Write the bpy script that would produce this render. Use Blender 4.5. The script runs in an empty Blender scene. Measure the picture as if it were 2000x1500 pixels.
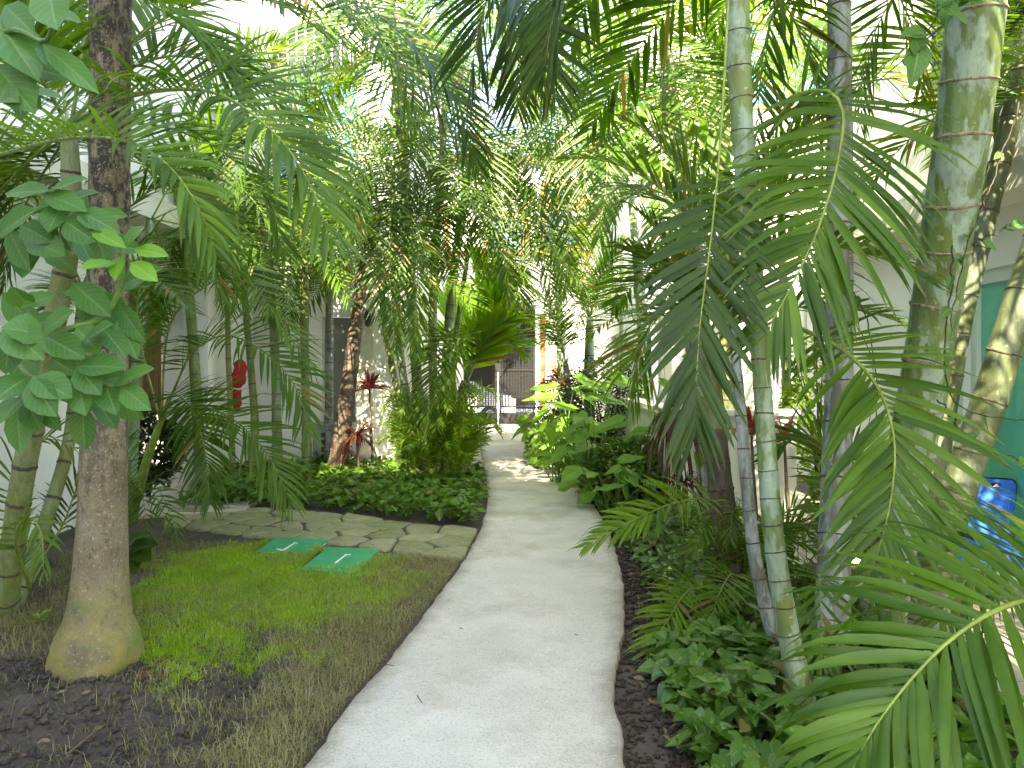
import bpy, math, random
import numpy as np

# ------------------------------------------------------------------ camera, sky, sun, exposure
scene = bpy.context.scene
FPX, CX, HY, CAMH = 1400.0, 1000.0, 720.0, 1.5      # focal length, centre and horizon in photo pixels
cam_data = bpy.data.cameras.new('camera')
cam = bpy.data.objects.new('camera', cam_data)
scene.collection.objects.link(cam)
cam.location = (0, 0, CAMH)
cam.rotation_euler = (math.radians(90), 0, 0)
cam_data.sensor_width = 36
cam_data.lens = 36 * FPX / 2000
cam_data.shift_y = -(750 - HY) / 2000
cam_data.clip_start = 0.05
cam_data.clip_end = 2000
scene.camera = cam

SUN_EL, SUN_AZ = 45.0, 190.0        # compass: 0 = +Y (away from the camera), clockwise
world = bpy.data.worlds.new('World')
scene.world = world
world.use_nodes = True
wn = world.node_tree
wn.nodes.clear()
w_out = wn.nodes.new('ShaderNodeOutputWorld')
w_bg = wn.nodes.new('ShaderNodeBackground')
w_sky = wn.nodes.new('ShaderNodeTexSky')
w_sky.sky_type = 'NISHITA'
w_sky.sun_disc = False
w_sky.sun_elevation = math.radians(SUN_EL)
w_sky.sun_rotation = math.radians(SUN_AZ)
w_bg.inputs['Strength'].default_value = 0.15
wn.links.new(w_sky.outputs[0], w_bg.inputs[0])
wn.links.new(w_bg.outputs[0], w_out.inputs[0])

sun_data = bpy.data.lights.new('sun', 'SUN')
sun_data.energy = 3.6
sun_data.angle = math.radians(0.5)
sun_data.color = (1.0, 0.94, 0.84)
sun = bpy.data.objects.new('sun', sun_data)
scene.collection.objects.link(sun)
sun.rotation_euler = (math.radians(90 - SUN_EL), 0, math.radians(180 - SUN_AZ))

vs = scene.view_settings
vs.view_transform = 'Standard'
vs.look = 'None'
vs.exposure = 3.38
vs.gamma = 1.0
vs.use_white_balance = True
vs.white_balance_temperature = 8000
vs.use_curve_mapping = False
scene.cycles.max_bounces = 8
scene.cycles.diffuse_bounces = 5
scene.cycles.transparent_max_bounces = 8
scene.cycles.use_denoising = True

rng = np.random.default_rng(7)
random.seed(7)
COL = scene.collection

# ------------------------------------------------------------------ helpers
def P(px, py, Y):
    """photo pixel at a known distance -> world point"""
    return np.array([(px - CX) / FPX * Y, Y, CAMH - (py - HY) / FPX * Y])

def G(px, py, z=0.0):
    """photo pixel on a level plane -> world point"""
    Y = FPX * (CAMH - z) / (py - HY)
    return np.array([(px - CX) / FPX * Y, Y, z])

def nrm(v):
    v = np.asarray(v, float)
    return v / np.maximum(np.linalg.norm(v, axis=-1, keepdims=True), 1e-9)

def hash2(ix, iy, s):
    h = np.sin(ix * 127.1 + iy * 311.7 + s * 74.7) * 43758.5453
    return h - np.floor(h)

def vnoise(x, y, s=0):
    ix, iy = np.floor(x), np.floor(y)
    fx, fy = x - ix, y - iy
    fx, fy = fx * fx * (3 - 2 * fx), fy * fy * (3 - 2 * fy)
    a, b = hash2(ix, iy, s), hash2(ix + 1, iy, s)
    c, d = hash2(ix, iy + 1, s), hash2(ix + 1, iy + 1, s)
    return (a + (b - a) * fx) * (1 - fy) + (c + (d - c) * fx) * fy

def fbm(x, y, s=0, o=4):
    t, amp, f = 0, 0.5, 1.0
    for i in range(o):
        t = t + amp * vnoise(x * f, y * f, s + i)
        amp *= 0.5
        f *= 2.03
    return t

def make_mesh(name, V, F, smooth=True, fattr=None, vattr=None):
    V = np.asarray(V, float)
    me = bpy.data.meshes.new(name)
    if isinstance(F, np.ndarray):
        n, k = F.shape
        me.vertices.add(len(V))
        me.vertices.foreach_set('co', V.ravel())
        me.loops.add(n * k)
        me.loops.foreach_set('vertex_index', F.ravel().astype(np.int32))
        me.polygons.add(n)
        me.polygons.foreach_set('loop_start', np.arange(0, n * k, k, dtype=np.int32))
        me.polygons.foreach_set('loop_total', np.full(n, k, dtype=np.int32))
        me.update(calc_edges=True)
    else:
        me.from_pydata([tuple(v) for v in V], [], [tuple(int(i) for i in f) for f in F])
        me.update()
    if smooth:
        me.polygons.foreach_set('use_smooth', np.ones(len(me.polygons), dtype=bool))
    for nm, arr in (fattr or {}).items():
        a = me.attributes.new(nm, 'FLOAT', 'FACE')
        a.data.foreach_set('value', np.asarray(arr, np.float32))
    for nm, arr in (vattr or {}).items():
        a = me.attributes.new(nm, 'FLOAT', 'POINT')
        a.data.foreach_set('value', np.asarray(arr, np.float32))
    return me

def link(name, me, mat=None, parent=None):
    o = bpy.data.objects.new(name, me)
    COL.objects.link(o)
    if mat is not None and not me.materials:
        me.materials.append(mat)
    if parent is not None:
        o.parent = parent
        if parent.type == 'EMPTY':
            o.location = -parent.location
    return o

def obj(name, geo, mat, parent=None, smooth=False, **kw):
    V, F = geo
    return link(name, make_mesh(name, V, F, smooth, **kw), mat, parent)

def thing(name, label, cat, loc=(0, 0, 0), group=None):
    e = bpy.data.objects.new(name, None)
    COL.objects.link(e)
    e.location = tuple(float(c) for c in loc)
    e.empty_display_size = 0.1
    return tag(e, label, cat, group)

def tag(o, label, cat, group=None, kind=None):
    if label: o['label'] = label
    if cat: o['category'] = cat
    if group: o['group'] = group
    if kind: o['kind'] = kind
    return o

def structure(o):
    o['kind'] = 'structure'
    return o

def cat(geos):
    Vs, Fs, n = [], [], 0
    for V, F in geos:
        V = np.asarray(V, float)
        Vs.append(V)
        if isinstance(F, np.ndarray):
            Fs.extend((F + n).tolist())
        else:
            Fs.extend([[i + n for i in f] for f in F])
        n += len(V)
    return np.vstack(Vs), Fs

BOXF = [(0, 3, 2, 1), (4, 5, 6, 7), (0, 1, 5, 4), (1, 2, 6, 5), (2, 3, 7, 6), (3, 0, 4, 7)]
def box(x0, x1, y0, y1, z0, z1):
    return np.array([(x0, y0, z0), (x1, y0, z0), (x1, y1, z0), (x0, y1, z0),
                     (x0, y0, z1), (x1, y0, z1), (x1, y1, z1), (x0, y1, z1)], float), list(BOXF)

def bevel(o, w=0.01, seg=2):
    m = o.modifiers.new('bevel', 'BEVEL')
    m.width, m.segments, m.limit_method = w, seg, 'ANGLE'
    return o

def prism(poly, z0, z1):
    poly = np.asarray(poly, float)
    n = len(poly)
    V = np.vstack([np.c_[poly, np.full(n, z0)], np.c_[poly, np.full(n, z1)]])
    F = [tuple(range(n))[::-1], tuple(range(n, 2 * n))]
    F += [(i, (i + 1) % n, n + (i + 1) % n, n + i) for i in range(n)]
    return V, F

def catmull(pts, n):
    p = np.asarray(pts, float)
    if len(p) == 2:
        t = np.linspace(0, 1, n)[:, None]
        return p[0] * (1 - t) + p[1] * t
    p = np.vstack([2 * p[0] - p[1], p, 2 * p[-1] - p[-2]])
    out = []
    m = 24
    for i in range(1, len(p) - 2):
        t = np.linspace(0, 1, m, endpoint=False)[:, None]
        a, b, c, d = p[i - 1], p[i], p[i + 1], p[i + 2]
        out.append(0.5 * (2 * b + (c - a) * t + (2 * a - 5 * b + 4 * c - d) * t ** 2 + (3 * b - a - 3 * c + d) * t ** 3))
    out.append(p[-2][None])
    q = np.vstack(out)
    s = np.r_[0, np.cumsum(np.linalg.norm(np.diff(q[:, :], axis=0), axis=1))]
    u = np.linspace(0, s[-1], n)
    return np.stack([np.interp(u, s, q[:, k]) for k in range(q.shape[1])], 1)

def frames(c, up=(0, 0, 1.0)):
    T = nrm(np.gradient(c, axis=0))
    up = nrm(np.array(up, float))
    ref = np.where(np.abs(T @ up)[:, None] > 0.95, np.array([[1.0, 0, 0]]), up[None])
    S = nrm(np.cross(T, ref))
    N = np.cross(S, T)
    return T, S, N

def tube(pts, radii, n=24, sides=10, cap=True):
    c = catmull(pts, n)
    r = np.interp(np.linspace(0, 1, n), np.linspace(0, 1, len(radii)), radii)
    T = nrm(np.gradient(c, axis=0))
    # one steady frame
    a = np.array([1.0, 0, 0]) if abs(T[0][0]) < 0.8 else np.array([0, 1.0, 0])
    S = nrm(a[None] - T * (T @ a)[:, None])
    N = np.cross(T, S)
    th = np.linspace(0, 2 * math.pi, sides, endpoint=False)
    V = c[:, None] + r[:, None, None] * (np.cos(th)[None, :, None] * S[:, None] + np.sin(th)[None, :, None] * N[:, None])
    V = V.reshape(-1, 3)
    F = []
    for i in range(n - 1):
        for j in range(sides):
            k = (j + 1) % sides
            F.append((i * sides + j, i * sides + k, (i + 1) * sides + k, (i + 1) * sides + j))
    if cap:
        F.append(tuple(range(sides))[::-1])
        F.append(tuple((n - 1) * sides + j for j in range(sides)))
    return V, F

# ------------------------------------------------------------------ materials
def newmat(name):
    m = bpy.data.materials.new(name)
    m.use_nodes = True
    nt = m.node_tree
    for nd in list(nt.nodes):
        nt.nodes.remove(nd)
    out = nt.nodes.new('ShaderNodeOutputMaterial')
    b = nt.nodes.new('ShaderNodeBsdfPrincipled')
    nt.links.new(b.outputs[0], out.inputs[0])
    return m, nt, b, out

def node(nt, t, **kw):
    n = nt.nodes.new(t)
    for k, v in kw.items():
        if k.startswith('i_'):
            n.inputs[k[2:].replace('_', ' ')].default_value = v
        else:
            setattr(n, k, v)
    return n

def mixc(nt, fac, a, b, blend='MIX'):
    n = nt.nodes.new('ShaderNodeMix')
    n.data_type = 'RGBA'
    n.blend_type = blend
    for sock, v in ((n.inputs[0], fac), (n.inputs[6], a), (n.inputs[7], b)):
        if isinstance(v, (int, float)):
            sock.default_value = v
        elif isinstance(v, (tuple, list)):
            sock.default_value = (*v, 1) if len(v) == 3 else v
        else:
            nt.links.new(v, sock)
    return n.outputs[2]

def ramp(nt, src, lo, hi, a=0.0, b=1.0):
    n = nt.nodes.new('ShaderNodeMapRange')
    nt.links.new(src, n.inputs[0])
    n.inputs[1].default_value, n.inputs[2].default_value = lo, hi
    n.inputs[3].default_value, n.inputs[4].default_value = a, b
    return n.outputs[0]

def noise(nt, scale, detail=4, rough=0.6, stretch=None, coord='Object'):
    tc = nt.nodes.new('ShaderNodeTexCoord')
    src = tc.outputs[coord]
    if stretch:
        mp = nt.nodes.new('ShaderNodeMapping')
        mp.inputs['Scale'].default_value = stretch
        nt.links.new(src, mp.inputs[0])
        src = mp.outputs[0]
    n = nt.nodes.new('ShaderNodeTexNoise')
    n.inputs['Scale'].default_value = scale
    n.inputs['Detail'].default_value = detail
    n.inputs['Roughness'].default_value = rough
    nt.links.new(src, n.inputs['Vector'])
    return n.outputs[0]

def bump(nt, bsdf, h, strength=0.3, dist=0.01):
    b = nt.nodes.new('ShaderNodeBump')
    b.inputs['Strength'].default_value = strength
    b.inputs['Distance'].default_value = dist
    nt.links.new(h, b.inputs['Height'])
    nt.links.new(b.outputs[0], bsdf.inputs['Normal'])

def plain(name, col, rough=0.6, metal=0.0, var=0.12, scale=6, bumpy=0.0, dirt=None):
    m, nt, b, out = newmat(name)
    n = noise(nt, scale, 5)
    dark = tuple(c * (1 - var * 1.6) for c in col)
    lite = tuple(min(1, c * (1 + var)) for c in col)
    c = mixc(nt, ramp(nt, n, 0.3, 0.7), dark, lite)
    if dirt:
        d = noise(nt, dirt[1], 6, 0.7)
        c = mixc(nt, ramp(nt, d, dirt[2], dirt[2] + 0.18, 0, dirt[3]), c, dirt[0])
    nt.links.new(c, b.inputs['Base Color'])
    b.inputs['Roughness'].default_value = rough
    b.inputs['Metallic'].default_value = metal
    if bumpy:
        bump(nt, b, noise(nt, scale * 12, 4), bumpy, 0.005)
    return m

def leafmat(name, c1, c2, trans=0.38, rough=0.38, tip=True, tcol=None, vein=None, marble=None, spec=0.34):
    m, nt, b, out = newmat(name)
    a = node(nt, 'ShaderNodeAttribute', attribute_name='rnd')
    oi = nt.nodes.new('ShaderNodeObjectInfo')
    add = node(nt, 'ShaderNodeMath', operation='ADD')
    nt.links.new(a.outputs['Fac'], add.inputs[0])
    nt.links.new(oi.outputs['Random'], add.inputs[1])
    f = ramp(nt, add.outputs[0], 0.0, 2.0)
    c = mixc(nt, f, c1, c2)
    nz = noise(nt, 5, 3)
    c = mixc(nt, ramp(nt, nz, 0.35, 0.7, 0, 0.35), c, tuple(x * 0.6 for x in c1))
    if marble:
        mz = noise(nt, 34, 4, 0.6)
        c = mixc(nt, ramp(nt, mz, 0.58, 0.66, 0, 0.6), c, marble)
    old = ramp(nt, a.outputs['Fac'], 0.955, 0.975)
    c = mixc(nt, old, c, (0.19, 0.14, 0.05))
    if vein:
        va = node(nt, 'ShaderNodeAttribute', attribute_name='vein')
        lu = node(nt, 'ShaderNodeAttribute', attribute_name='across')
        lv = node(nt, 'ShaderNodeAttribute', attribute_name='along')
        t1 = node(nt, 'ShaderNodeMath', operation='MULTIPLY')
        nt.links.new(lv.outputs['Fac'], t1.inputs[0]); t1.inputs[1].default_value = 8.0
        t2 = node(nt, 'ShaderNodeMath', operation='MULTIPLY_ADD')
        nt.links.new(lu.outputs['Fac'], t2.inputs[0]); t2.inputs[1].default_value = -2.4
        nt.links.new(t1.outputs[0], t2.inputs[2])
        t3 = node(nt, 'ShaderNodeMath', operation='PINGPONG')
        nt.links.new(t2.outputs[0], t3.inputs[0]); t3.inputs[1].default_value = 0.5
        c = mixc(nt, ramp(nt, t3.outputs[0], 0.10, 0.0, 0, 0.35), c, vein)
        c = mixc(nt, ramp(nt, t3.outputs[0], 0.25, 0.5, 0, 0.12), c, tuple(x * 0.7 for x in c1))
        c = mixc(nt, va.outputs['Fac'], c, vein)
    if tip:
        ta = node(nt, 'ShaderNodeAttribute', attribute_name='tip')
        c = mixc(nt, ramp(nt, ta.outputs['Fac'], 0.86, 1.0, 0, 0.75), c, (0.22, 0.16, 0.06))
    nt.links.new(c, b.inputs['Base Color'])
    b.inputs['Roughness'].default_value = rough
    b.inputs['Specular IOR Level'].default_value = spec
    tr = nt.nodes.new('ShaderNodeBsdfTranslucent')
    tc = mixc(nt, 1.0, c, tcol or (2.1, 2.0, 0.55), 'MULTIPLY')
    nt.links.new(tc, tr.inputs[0])
    mx = nt.nodes.new('ShaderNodeMixShader')
    mx.inputs[0].default_value = trans
    nt.links.new(b.outputs[0], mx.inputs[1])
    nt.links.new(tr.outputs[0], mx.inputs[2])
    nt.links.new(mx.outputs[0], out.inputs[0])
    return m

M = {}
M['palm'] = leafmat('palm_leaf', (0.024, 0.078, 0.009), (0.118, 0.225, 0.022), 0.42, 0.40, spec=0.30)
M['palm_dark'] = leafmat('palm_leaf_dark', (0.022, 0.062, 0.008), (0.068, 0.140, 0.016), 0.34, 0.40, spec=0.28)
M['palm_silhouette'] = leafmat('palm_leaf_silhouette', (0.014, 0.040, 0.007), (0.036, 0.080, 0.012), 0.22, 0.45, spec=0.2)  # shaded copy of the palm leaf, silhouette darkness put into the colour
M['palm_young'] = leafmat('palm_leaf_young', (0.065, 0.150, 0.008), (0.140, 0.245, 0.014), 0.46, 0.45)
M['fan'] = leafmat('pleated_palm_leaf', (0.13, 0.29, 0.014), (0.25, 0.42, 0.028), 0.5, 0.45)
M['broad'] = leafmat('broad_leaf', (0.045, 0.140, 0.028), (0.105, 0.245, 0.050), 0.30, 0.42, spec=0.34, tip=False, vein=(0.16, 0.26, 0.11))
M['broad_new'] = leafmat('broad_leaf_new', (0.12, 0.30, 0.03), (0.18, 0.38, 0.05), 0.4, 0.35, tip=False, vein=(0.26, 0.4, 0.1))
M['pothos'] = leafmat('pothos_leaf', (0.026, 0.092, 0.009), (0.135, 0.275, 0.034), 0.26, 0.38, tip=False, vein=(0.10, 0.20, 0.05), marble=(0.26, 0.34, 0.10))
M['taro'] = leafmat('taro_leaf', (0.105, 0.240, 0.022), (0.200, 0.370, 0.050), 0.45, 0.42, tip=False, vein=(0.20, 0.32, 0.11))
M['hedge'] = leafmat('hedge_leaf', (0.016, 0.042, 0.012), (0.040, 0.085, 0.020), 0.2, 0.4, tip=False)
M['arrow'] = leafmat('arrowhead_leaf', (0.050, 0.130, 0.055), (0.075, 0.170, 0.070), 0.25, 0.4, tip=False, vein=(0.32, 0.42, 0.26))
M['ti_red'] = leafmat('ti_leaf_red', (0.085, 0.026, 0.028), (0.25, 0.040, 0.045), 0.35, 0.4, tip=False, tcol=(1.9, 0.8, 0.6))
M['ti_orange'] = leafmat('ti_leaf_orange', (0.16, 0.04, 0.035), (0.42, 0.13, 0.04), 0.4, 0.4, tip=False, tcol=(1.8, 1.2, 0.6))
M['ti_brown'] = leafmat('ti_leaf_brown', (0.075, 0.020, 0.016), (0.18, 0.060, 0.030), 0.3, 0.45, tip=False, tcol=(1.6, 0.9, 0.7))
M['grass'] = leafmat('grass_blade', (0.15, 0.30, 0.016), (0.36, 0.52, 0.040), 0.4, 0.55, tip=False)
M['drygrass'] = leafmat('dry_grass_blade', (0.17, 0.17, 0.065), (0.50, 0.45, 0.22), 0.3, 0.65, tip=False, tcol=(1.5, 1.4, 0.9))
M['spider'] = leafmat('spider_leaf', (0.13, 0.22, 0.07), (0.28, 0.34, 0.16), 0.35, 0.4, tip=False)
M['rachis'] = plain('palm_rachis', (0.17, 0.24, 0.035), 0.4, var=0.3, scale=9)
M['rachis_dark'] = plain('palm_rachis_dark', (0.065, 0.085, 0.028), 0.5, var=0.3, scale=9)
M['twig'] = plain('twig_bark', (0.045, 0.036, 0.026), 0.8, var=0.3, scale=30)
M['stem_green'] = plain('green_stem', (0.10, 0.20, 0.035), 0.5, var=0.25, scale=14)

def palm_bark(name, green, wax, olive, waxy=0.5, streak=(9, 9, 1.1)):
    m, nt, b, out = newmat(name)
    n1 = noise(nt, 3.0, 3, 0.5, streak)
    n2 = noise(nt, 2.0, 4, 0.6, (4.5, 4.5, 1.6))
    n3 = noise(nt, 46, 4, 0.7, (1, 1, 0.22))
    n5 = noise(nt, 14, 5, 0.7, (1, 1, 0.5))
    c = mixc(nt, ramp(nt, n1, 0.46, 0.53), green, olive)
    c = mixc(nt, ramp(nt, n2, 0.49, 0.54, 0, waxy), c, wax)
    c = mixc(nt, ramp(nt, n5, 0.50, 0.66, 0, 0.55), c, tuple(x * 0.55 for x in green))
    c = mixc(nt, ramp(nt, n3, 0.54, 0.70, 0, 0.55), c, tuple(x * 0.40 for x in olive))
    n4 = noise(nt, 30, 3, 0.5)
    c = mixc(nt, ramp(nt, n4, 0.64, 0.70, 0, 0.6), c, tuple(min(1, x * 1.15) for x in wax))
    nt.links.new(c, b.inputs['Base Color'])
    b.inputs['Roughness'].default_value = 0.55
    bump(nt, b, n3, 0.35, 0.004)
    return m
M['bark_near'] = palm_bark('ringed_bark', (0.14, 0.215, 0.085), (0.27, 0.355, 0.29), (0.125, 0.165, 0.04), 0.65)
M['bark_thick'] = palm_bark('ringed_bark_thick', (0.13, 0.20, 0.075), (0.27, 0.36, 0.29), (0.105, 0.15, 0.025), 0.8)
M['bark_grey'] = palm_bark('ringed_bark_grey', (0.17, 0.195, 0.175), (0.30, 0.345, 0.34), (0.12, 0.12, 0.09), 0.75)
M['bark_olive'] = palm_bark('ringed_bark_olive', (0.155, 0.195, 0.060), (0.25, 0.29, 0.17), (0.14, 0.165, 0.035), 0.45)
M['bark_shade'] = palm_bark('dull_ringed_bark', (0.105, 0.135, 0.062), (0.19, 0.225, 0.165), (0.085, 0.105, 0.035), 0.5)
M['bark_brown'] = palm_bark('brown_palm_bark', (0.090, 0.066, 0.042), (0.14, 0.11, 0.075), (0.055, 0.042, 0.027), 0.5)
M['ring'] = plain('leaf_scar', (0.085, 0.060, 0.040), 0.8, var=0.5, scale=40, bumpy=0.4)
M['ring_pale'] = plain('leaf_scar_pale', (0.26, 0.21, 0.14), 0.8, var=0.5, scale=40, bumpy=0.4)

def big_trunk_mat():
    m, nt, b, out = newmat('swollen_trunk_bark')
    tc = nt.nodes.new('ShaderNodeTexCoord')
    sep = nt.nodes.new('ShaderNodeSeparateXYZ')
    nt.links.new(tc.outputs['Object'], sep.inputs[0])
    n1 = noise(nt, 4, 6, 0.7)
    n2 = noise(nt, 60, 5, 0.75)
    n3 = noise(nt, 24, 5, 0.7, (1, 1, 0.5))
    c = mixc(nt, ramp(nt, n1, 0.35, 0.65), (0.15, 0.115, 0.070), (0.25, 0.20, 0.125))
    # dark lichen crust, with its own ragged shape, higher up on the bark
    hi = ramp(nt, sep.outputs[2], 0.55, 1.5)
    mul = node(nt, 'ShaderNodeMath', operation='MULTIPLY')
    nt.links.new(ramp(nt, n3, 0.43, 0.54), mul.inputs[0])
    nt.links.new(hi, mul.inputs[1])
    c = mixc(nt, mul.outputs[0], c, (0.035, 0.028, 0.022))
    c = mixc(nt, ramp(nt, n2, 0.57, 0.64, 0, 0.75), c, (0.42, 0.37, 0.27))
    n7 = noise(nt, 45, 5, 0.8, (1, 1, 0.6))
    c = mixc(nt, ramp(nt, n7, 0.46, 0.36, 0, 0.75), c, (0.060, 0.045, 0.030))
    # moss on the swollen foot
    lo = ramp(nt, sep.outputs[2], 0.50, 0.10)
    mul2 = node(nt, 'ShaderNodeMath', operation='MULTIPLY')
    nt.links.new(ramp(nt, n1, 0.34, 0.62), mul2.inputs[0])
    nt.links.new(lo, mul2.inputs[1])
    c = mixc(nt, mul2.outputs[0], c, (0.27, 0.225, 0.045))
    n5 = noise(nt, 7, 6, 0.75)
    mul3 = node(nt, 'ShaderNodeMath', operation='MULTIPLY')
    nt.links.new(ramp(nt, n5, 0.52, 0.62), mul3.inputs[0])
    nt.links.new(lo, mul3.inputs[1])
    c = mixc(nt, mul3.outputs[0], c, (0.10, 0.19, 0.03))
    nt.links.new(c, b.inputs['Base Color'])
    b.inputs['Roughness'].default_value = 0.85
    bump(nt, b, n2, 0.5, 0.006)
    return m
M['swollen'] = big_trunk_mat()

def concrete_mat():
    m, nt, b, out = newmat('washed_concrete')
    n1 = noise(nt, 2.3, 5, 0.6)
    n2 = noise(nt, 95, 3, 0.65)
    n3 = noise(nt, 4.0, 7, 0.72)
    n4 = noise(nt, 230, 2, 0.5)
    n6 = noise(nt, 1.1, 7, 0.72)
    c = mixc(nt, ramp(nt, n1, 0.3, 0.7), (0.44, 0.42, 0.38), (0.575, 0.55, 0.50))
    c = mixc(nt, ramp(nt, n6, 0.50, 0.64, 0, 0.75), c, (0.36, 0.32, 0.25))
    c = mixc(nt, ramp(nt, n3, 0.60, 0.70, 0, 0.55), c, (0.33, 0.27, 0.20))
    ra = node(nt, 'ShaderNodeAttribute', attribute_name='rim')
    ad = node(nt, 'ShaderNodeMath', operation='MULTIPLY_ADD')
    nt.links.new(noise(nt, 6, 6, 0.75), ad.inputs[0]); ad.inputs[1].default_value = 0.55
    nt.links.new(ra.outputs['Fac'], ad.inputs[2])
    c = mixc(nt, ramp(nt, ad.outputs[0], 1.06, 1.30, 0, 0.75), c, (0.20, 0.165, 0.11))
    c = mixc(nt, ramp(nt, n2, 0.56, 0.68, 0, 0.65), c, (0.22, 0.21, 0.20))
    c = mixc(nt, ramp(nt, n2, 0.42, 0.32, 0, 0.5), c, (0.62, 0.61, 0.59))
    c = mixc(nt, ramp(nt, n4, 0.60, 0.68, 0, 0.6), c, (0.15, 0.145, 0.14))
    nt.links.new(c, b.inputs['Base Color'])
    b.inputs['Roughness'].default_value = 0.88
    bump(nt, b, n2, 0.5, 0.004)
    return m
M['concrete'] = concrete_mat()

def soil_mat():
    m, nt, b, out = newmat('dark_soil')
    n1 = noise(nt, 1.6, 6, 0.7)
    n2 = noise(nt, 38, 6, 0.75)
    n3 = noise(nt, 120, 3, 0.6)
    c = mixc(nt, ramp(nt, n1, 0.35, 0.65), (0.044, 0.034, 0.027), (0.115, 0.090, 0.074))
    c = mixc(nt, ramp(nt, n2, 0.45, 0.75, 0, 0.7), c, (0.085, 0.070, 0.060))
    c = mixc(nt, ramp(nt, n3, 0.66, 0.76, 0, 0.6), c, (0.26, 0.21, 0.15))
    nt.links.new(c, b.inputs['Base Color'])
    b.inputs['Roughness'].default_value = 0.95
    bump(nt, b, n2, 0.9, 0.02)
    return m
M['soil'] = soil_mat()

def stone_mat():
    m, nt, b, out = newmat('mossy_flagstone')
    n1 = noise(nt, 3, 6, 0.7)
    n2 = noise(nt, 16, 6, 0.75, (1, 3.2, 1))
    oi = nt.nodes.new('ShaderNodeObjectInfo')
    c = mixc(nt, oi.outputs['Random'], (0.19, 0.19, 0.105), (0.32, 0.305, 0.18))
    c = mixc(nt, ramp(nt, n1, 0.42, 0.62, 0, 0.65), c, (0.155, 0.180, 0.052))
    c = mixc(nt, ramp(nt, n2, 0.5, 0.68, 0, 0.7), c, (0.37, 0.355, 0.23))
    c = mixc(nt, ramp(nt, n2, 0.44, 0.34, 0, 0.7), c, (0.085, 0.08, 0.055))
    nt.links.new(c, b.inputs['Base Color'])
    b.inputs['Roughness'].default_value = 0.9
    bump(nt, b, n2, 0.7, 0.015)
    return m
M['stone'] = stone_mat()
M['render_white'] = plain('white_render', (0.84, 0.84, 0.825), 0.85, var=0.04, scale=1.2, bumpy=0.15, dirt=((0.50, 0.48, 0.43), 0.8, 0.60, 0.35))
M['render_cream'] = plain('cream_render', (0.70, 0.68, 0.58), 0.85, var=0.05, scale=1.5, bumpy=0.12, dirt=((0.46, 0.44, 0.36), 0.9, 0.60, 0.35))
M['render_mint'] = plain('pale_mint_render', (0.66, 0.71, 0.62), 0.85, var=0.06, scale=1.5, bumpy=0.15, dirt=((0.42, 0.44, 0.36), 1.5, 0.56, 0.5))
M['paving'] = plain('pale_paving', (0.52, 0.46, 0.39), 0.8, var=0.12, scale=2.5, bumpy=0.2, dirt=((0.36, 0.30, 0.24), 3, 0.55, 0.5))
M['tile_floor'] = plain('terrace_tile', (0.46, 0.40, 0.33), 0.6, var=0.15, scale=3, bumpy=0.1, dirt=((0.28, 0.23, 0.18), 4, 0.56, 0.5))
M['asphalt'] = plain('asphalt', (0.045, 0.043, 0.041), 0.9, var=0.2, scale=8, bumpy=0.3)
M['iron'] = plain('black_iron', (0.005, 0.005, 0.005), 0.7, 0.0, var=0.3, scale=10)
M['white_paint'] = plain('white_paint', (0.76, 0.76, 0.75), 0.45, var=0.04, scale=4)
M['terracotta'] = plain('terracotta_tile', (0.24, 0.085, 0.035), 0.7, var=0.18, scale=9, bumpy=0.2)
M['orange'] = plain('orange_render', (0.42, 0.16, 0.045), 0.8, var=0.1, scale=2)
M['red'] = plain('red_render', (0.50, 0.085, 0.075), 0.8, var=0.1, scale=2)
M['grey_metal'] = plain('grey_metal', (0.27, 0.28, 0.285), 0.5, 0.3, var=0.1, scale=4)
M['dark_void'] = plain('dark_void_shade', (0.014, 0.009, 0.006), 0.7, var=0.35, scale=6)  # near-black, shade in openings and across the street put into the colour
M['garage'] = plain('dark_garage_door', (0.008, 0.007, 0.007), 0.7, var=0.25, scale=3)  # near-black, the shade beyond the gate is put into the door colour
M['black'] = plain('black_plastic', (0.012, 0.012, 0.013), 0.45, var=0.2, scale=10)
M['cloth_red'] = plain('red_cloth', (0.42, 0.018, 0.022), 0.75, var=0.2, scale=7)
M['cloth_blue'] = plain('blue_canvas', (0.012, 0.15, 0.66), 0.65, var=0.12, scale=5, bumpy=0.15)
M['lid_green'] = plain('green_painted_lid', (0.014, 0.31, 0.14), 0.5, var=0.12, scale=7, dirt=((0.16, 0.36, 0.25), 16, 0.60, 0.5))
M['lid_mark'] = plain('white_scratched_paint', (0.66, 0.72, 0.64), 0.7, var=0.1, scale=30)
M['car_paint'] = plain('white_car_paint', (0.72, 0.72, 0.72), 0.25, var=0.02, scale=2)
M['tyre'] = plain('tyre_rubber', (0.02, 0.02, 0.02), 0.8, var=0.2, scale=10)
M['alu'] = plain('mint_white_aluminium', (0.60, 0.70, 0.66), 0.4, 0.0, var=0.03, scale=3)
M['bougain'] = leafmat('petal', (0.55, 0.12, 0.06), (0.65, 0.28, 0.05), 0.4, 0.5, tip=False, tcol=(1.3, 1.1, 0.9))

def glass_mat(name, col, rough=0.03, alpha=0.55):
    m, nt, b, out = newmat(name)
    n = noise(nt, 1.3, 2)
    c = mixc(nt, n, tuple(x * 0.85 for x in col), col)
    nt.links.new(c, b.inputs['Base Color'])
    b.inputs['Roughness'].default_value = rough
    b.inputs['Specular IOR Level'].default_value = 0.8
    return m
M['glass_green'] = glass_mat('green_tinted_glass', (0.10, 0.58, 0.43))
M['glass_dark'] = glass_mat('dark_window_glass', (0.035, 0.045, 0.05))
M['glass_blue'] = glass_mat('blue_window_glass', (0.10, 0.26, 0.48))
M['glass_pale'] = glass_mat('pale_lamp_glass', (0.55, 0.58, 0.58), 0.1)

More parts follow.
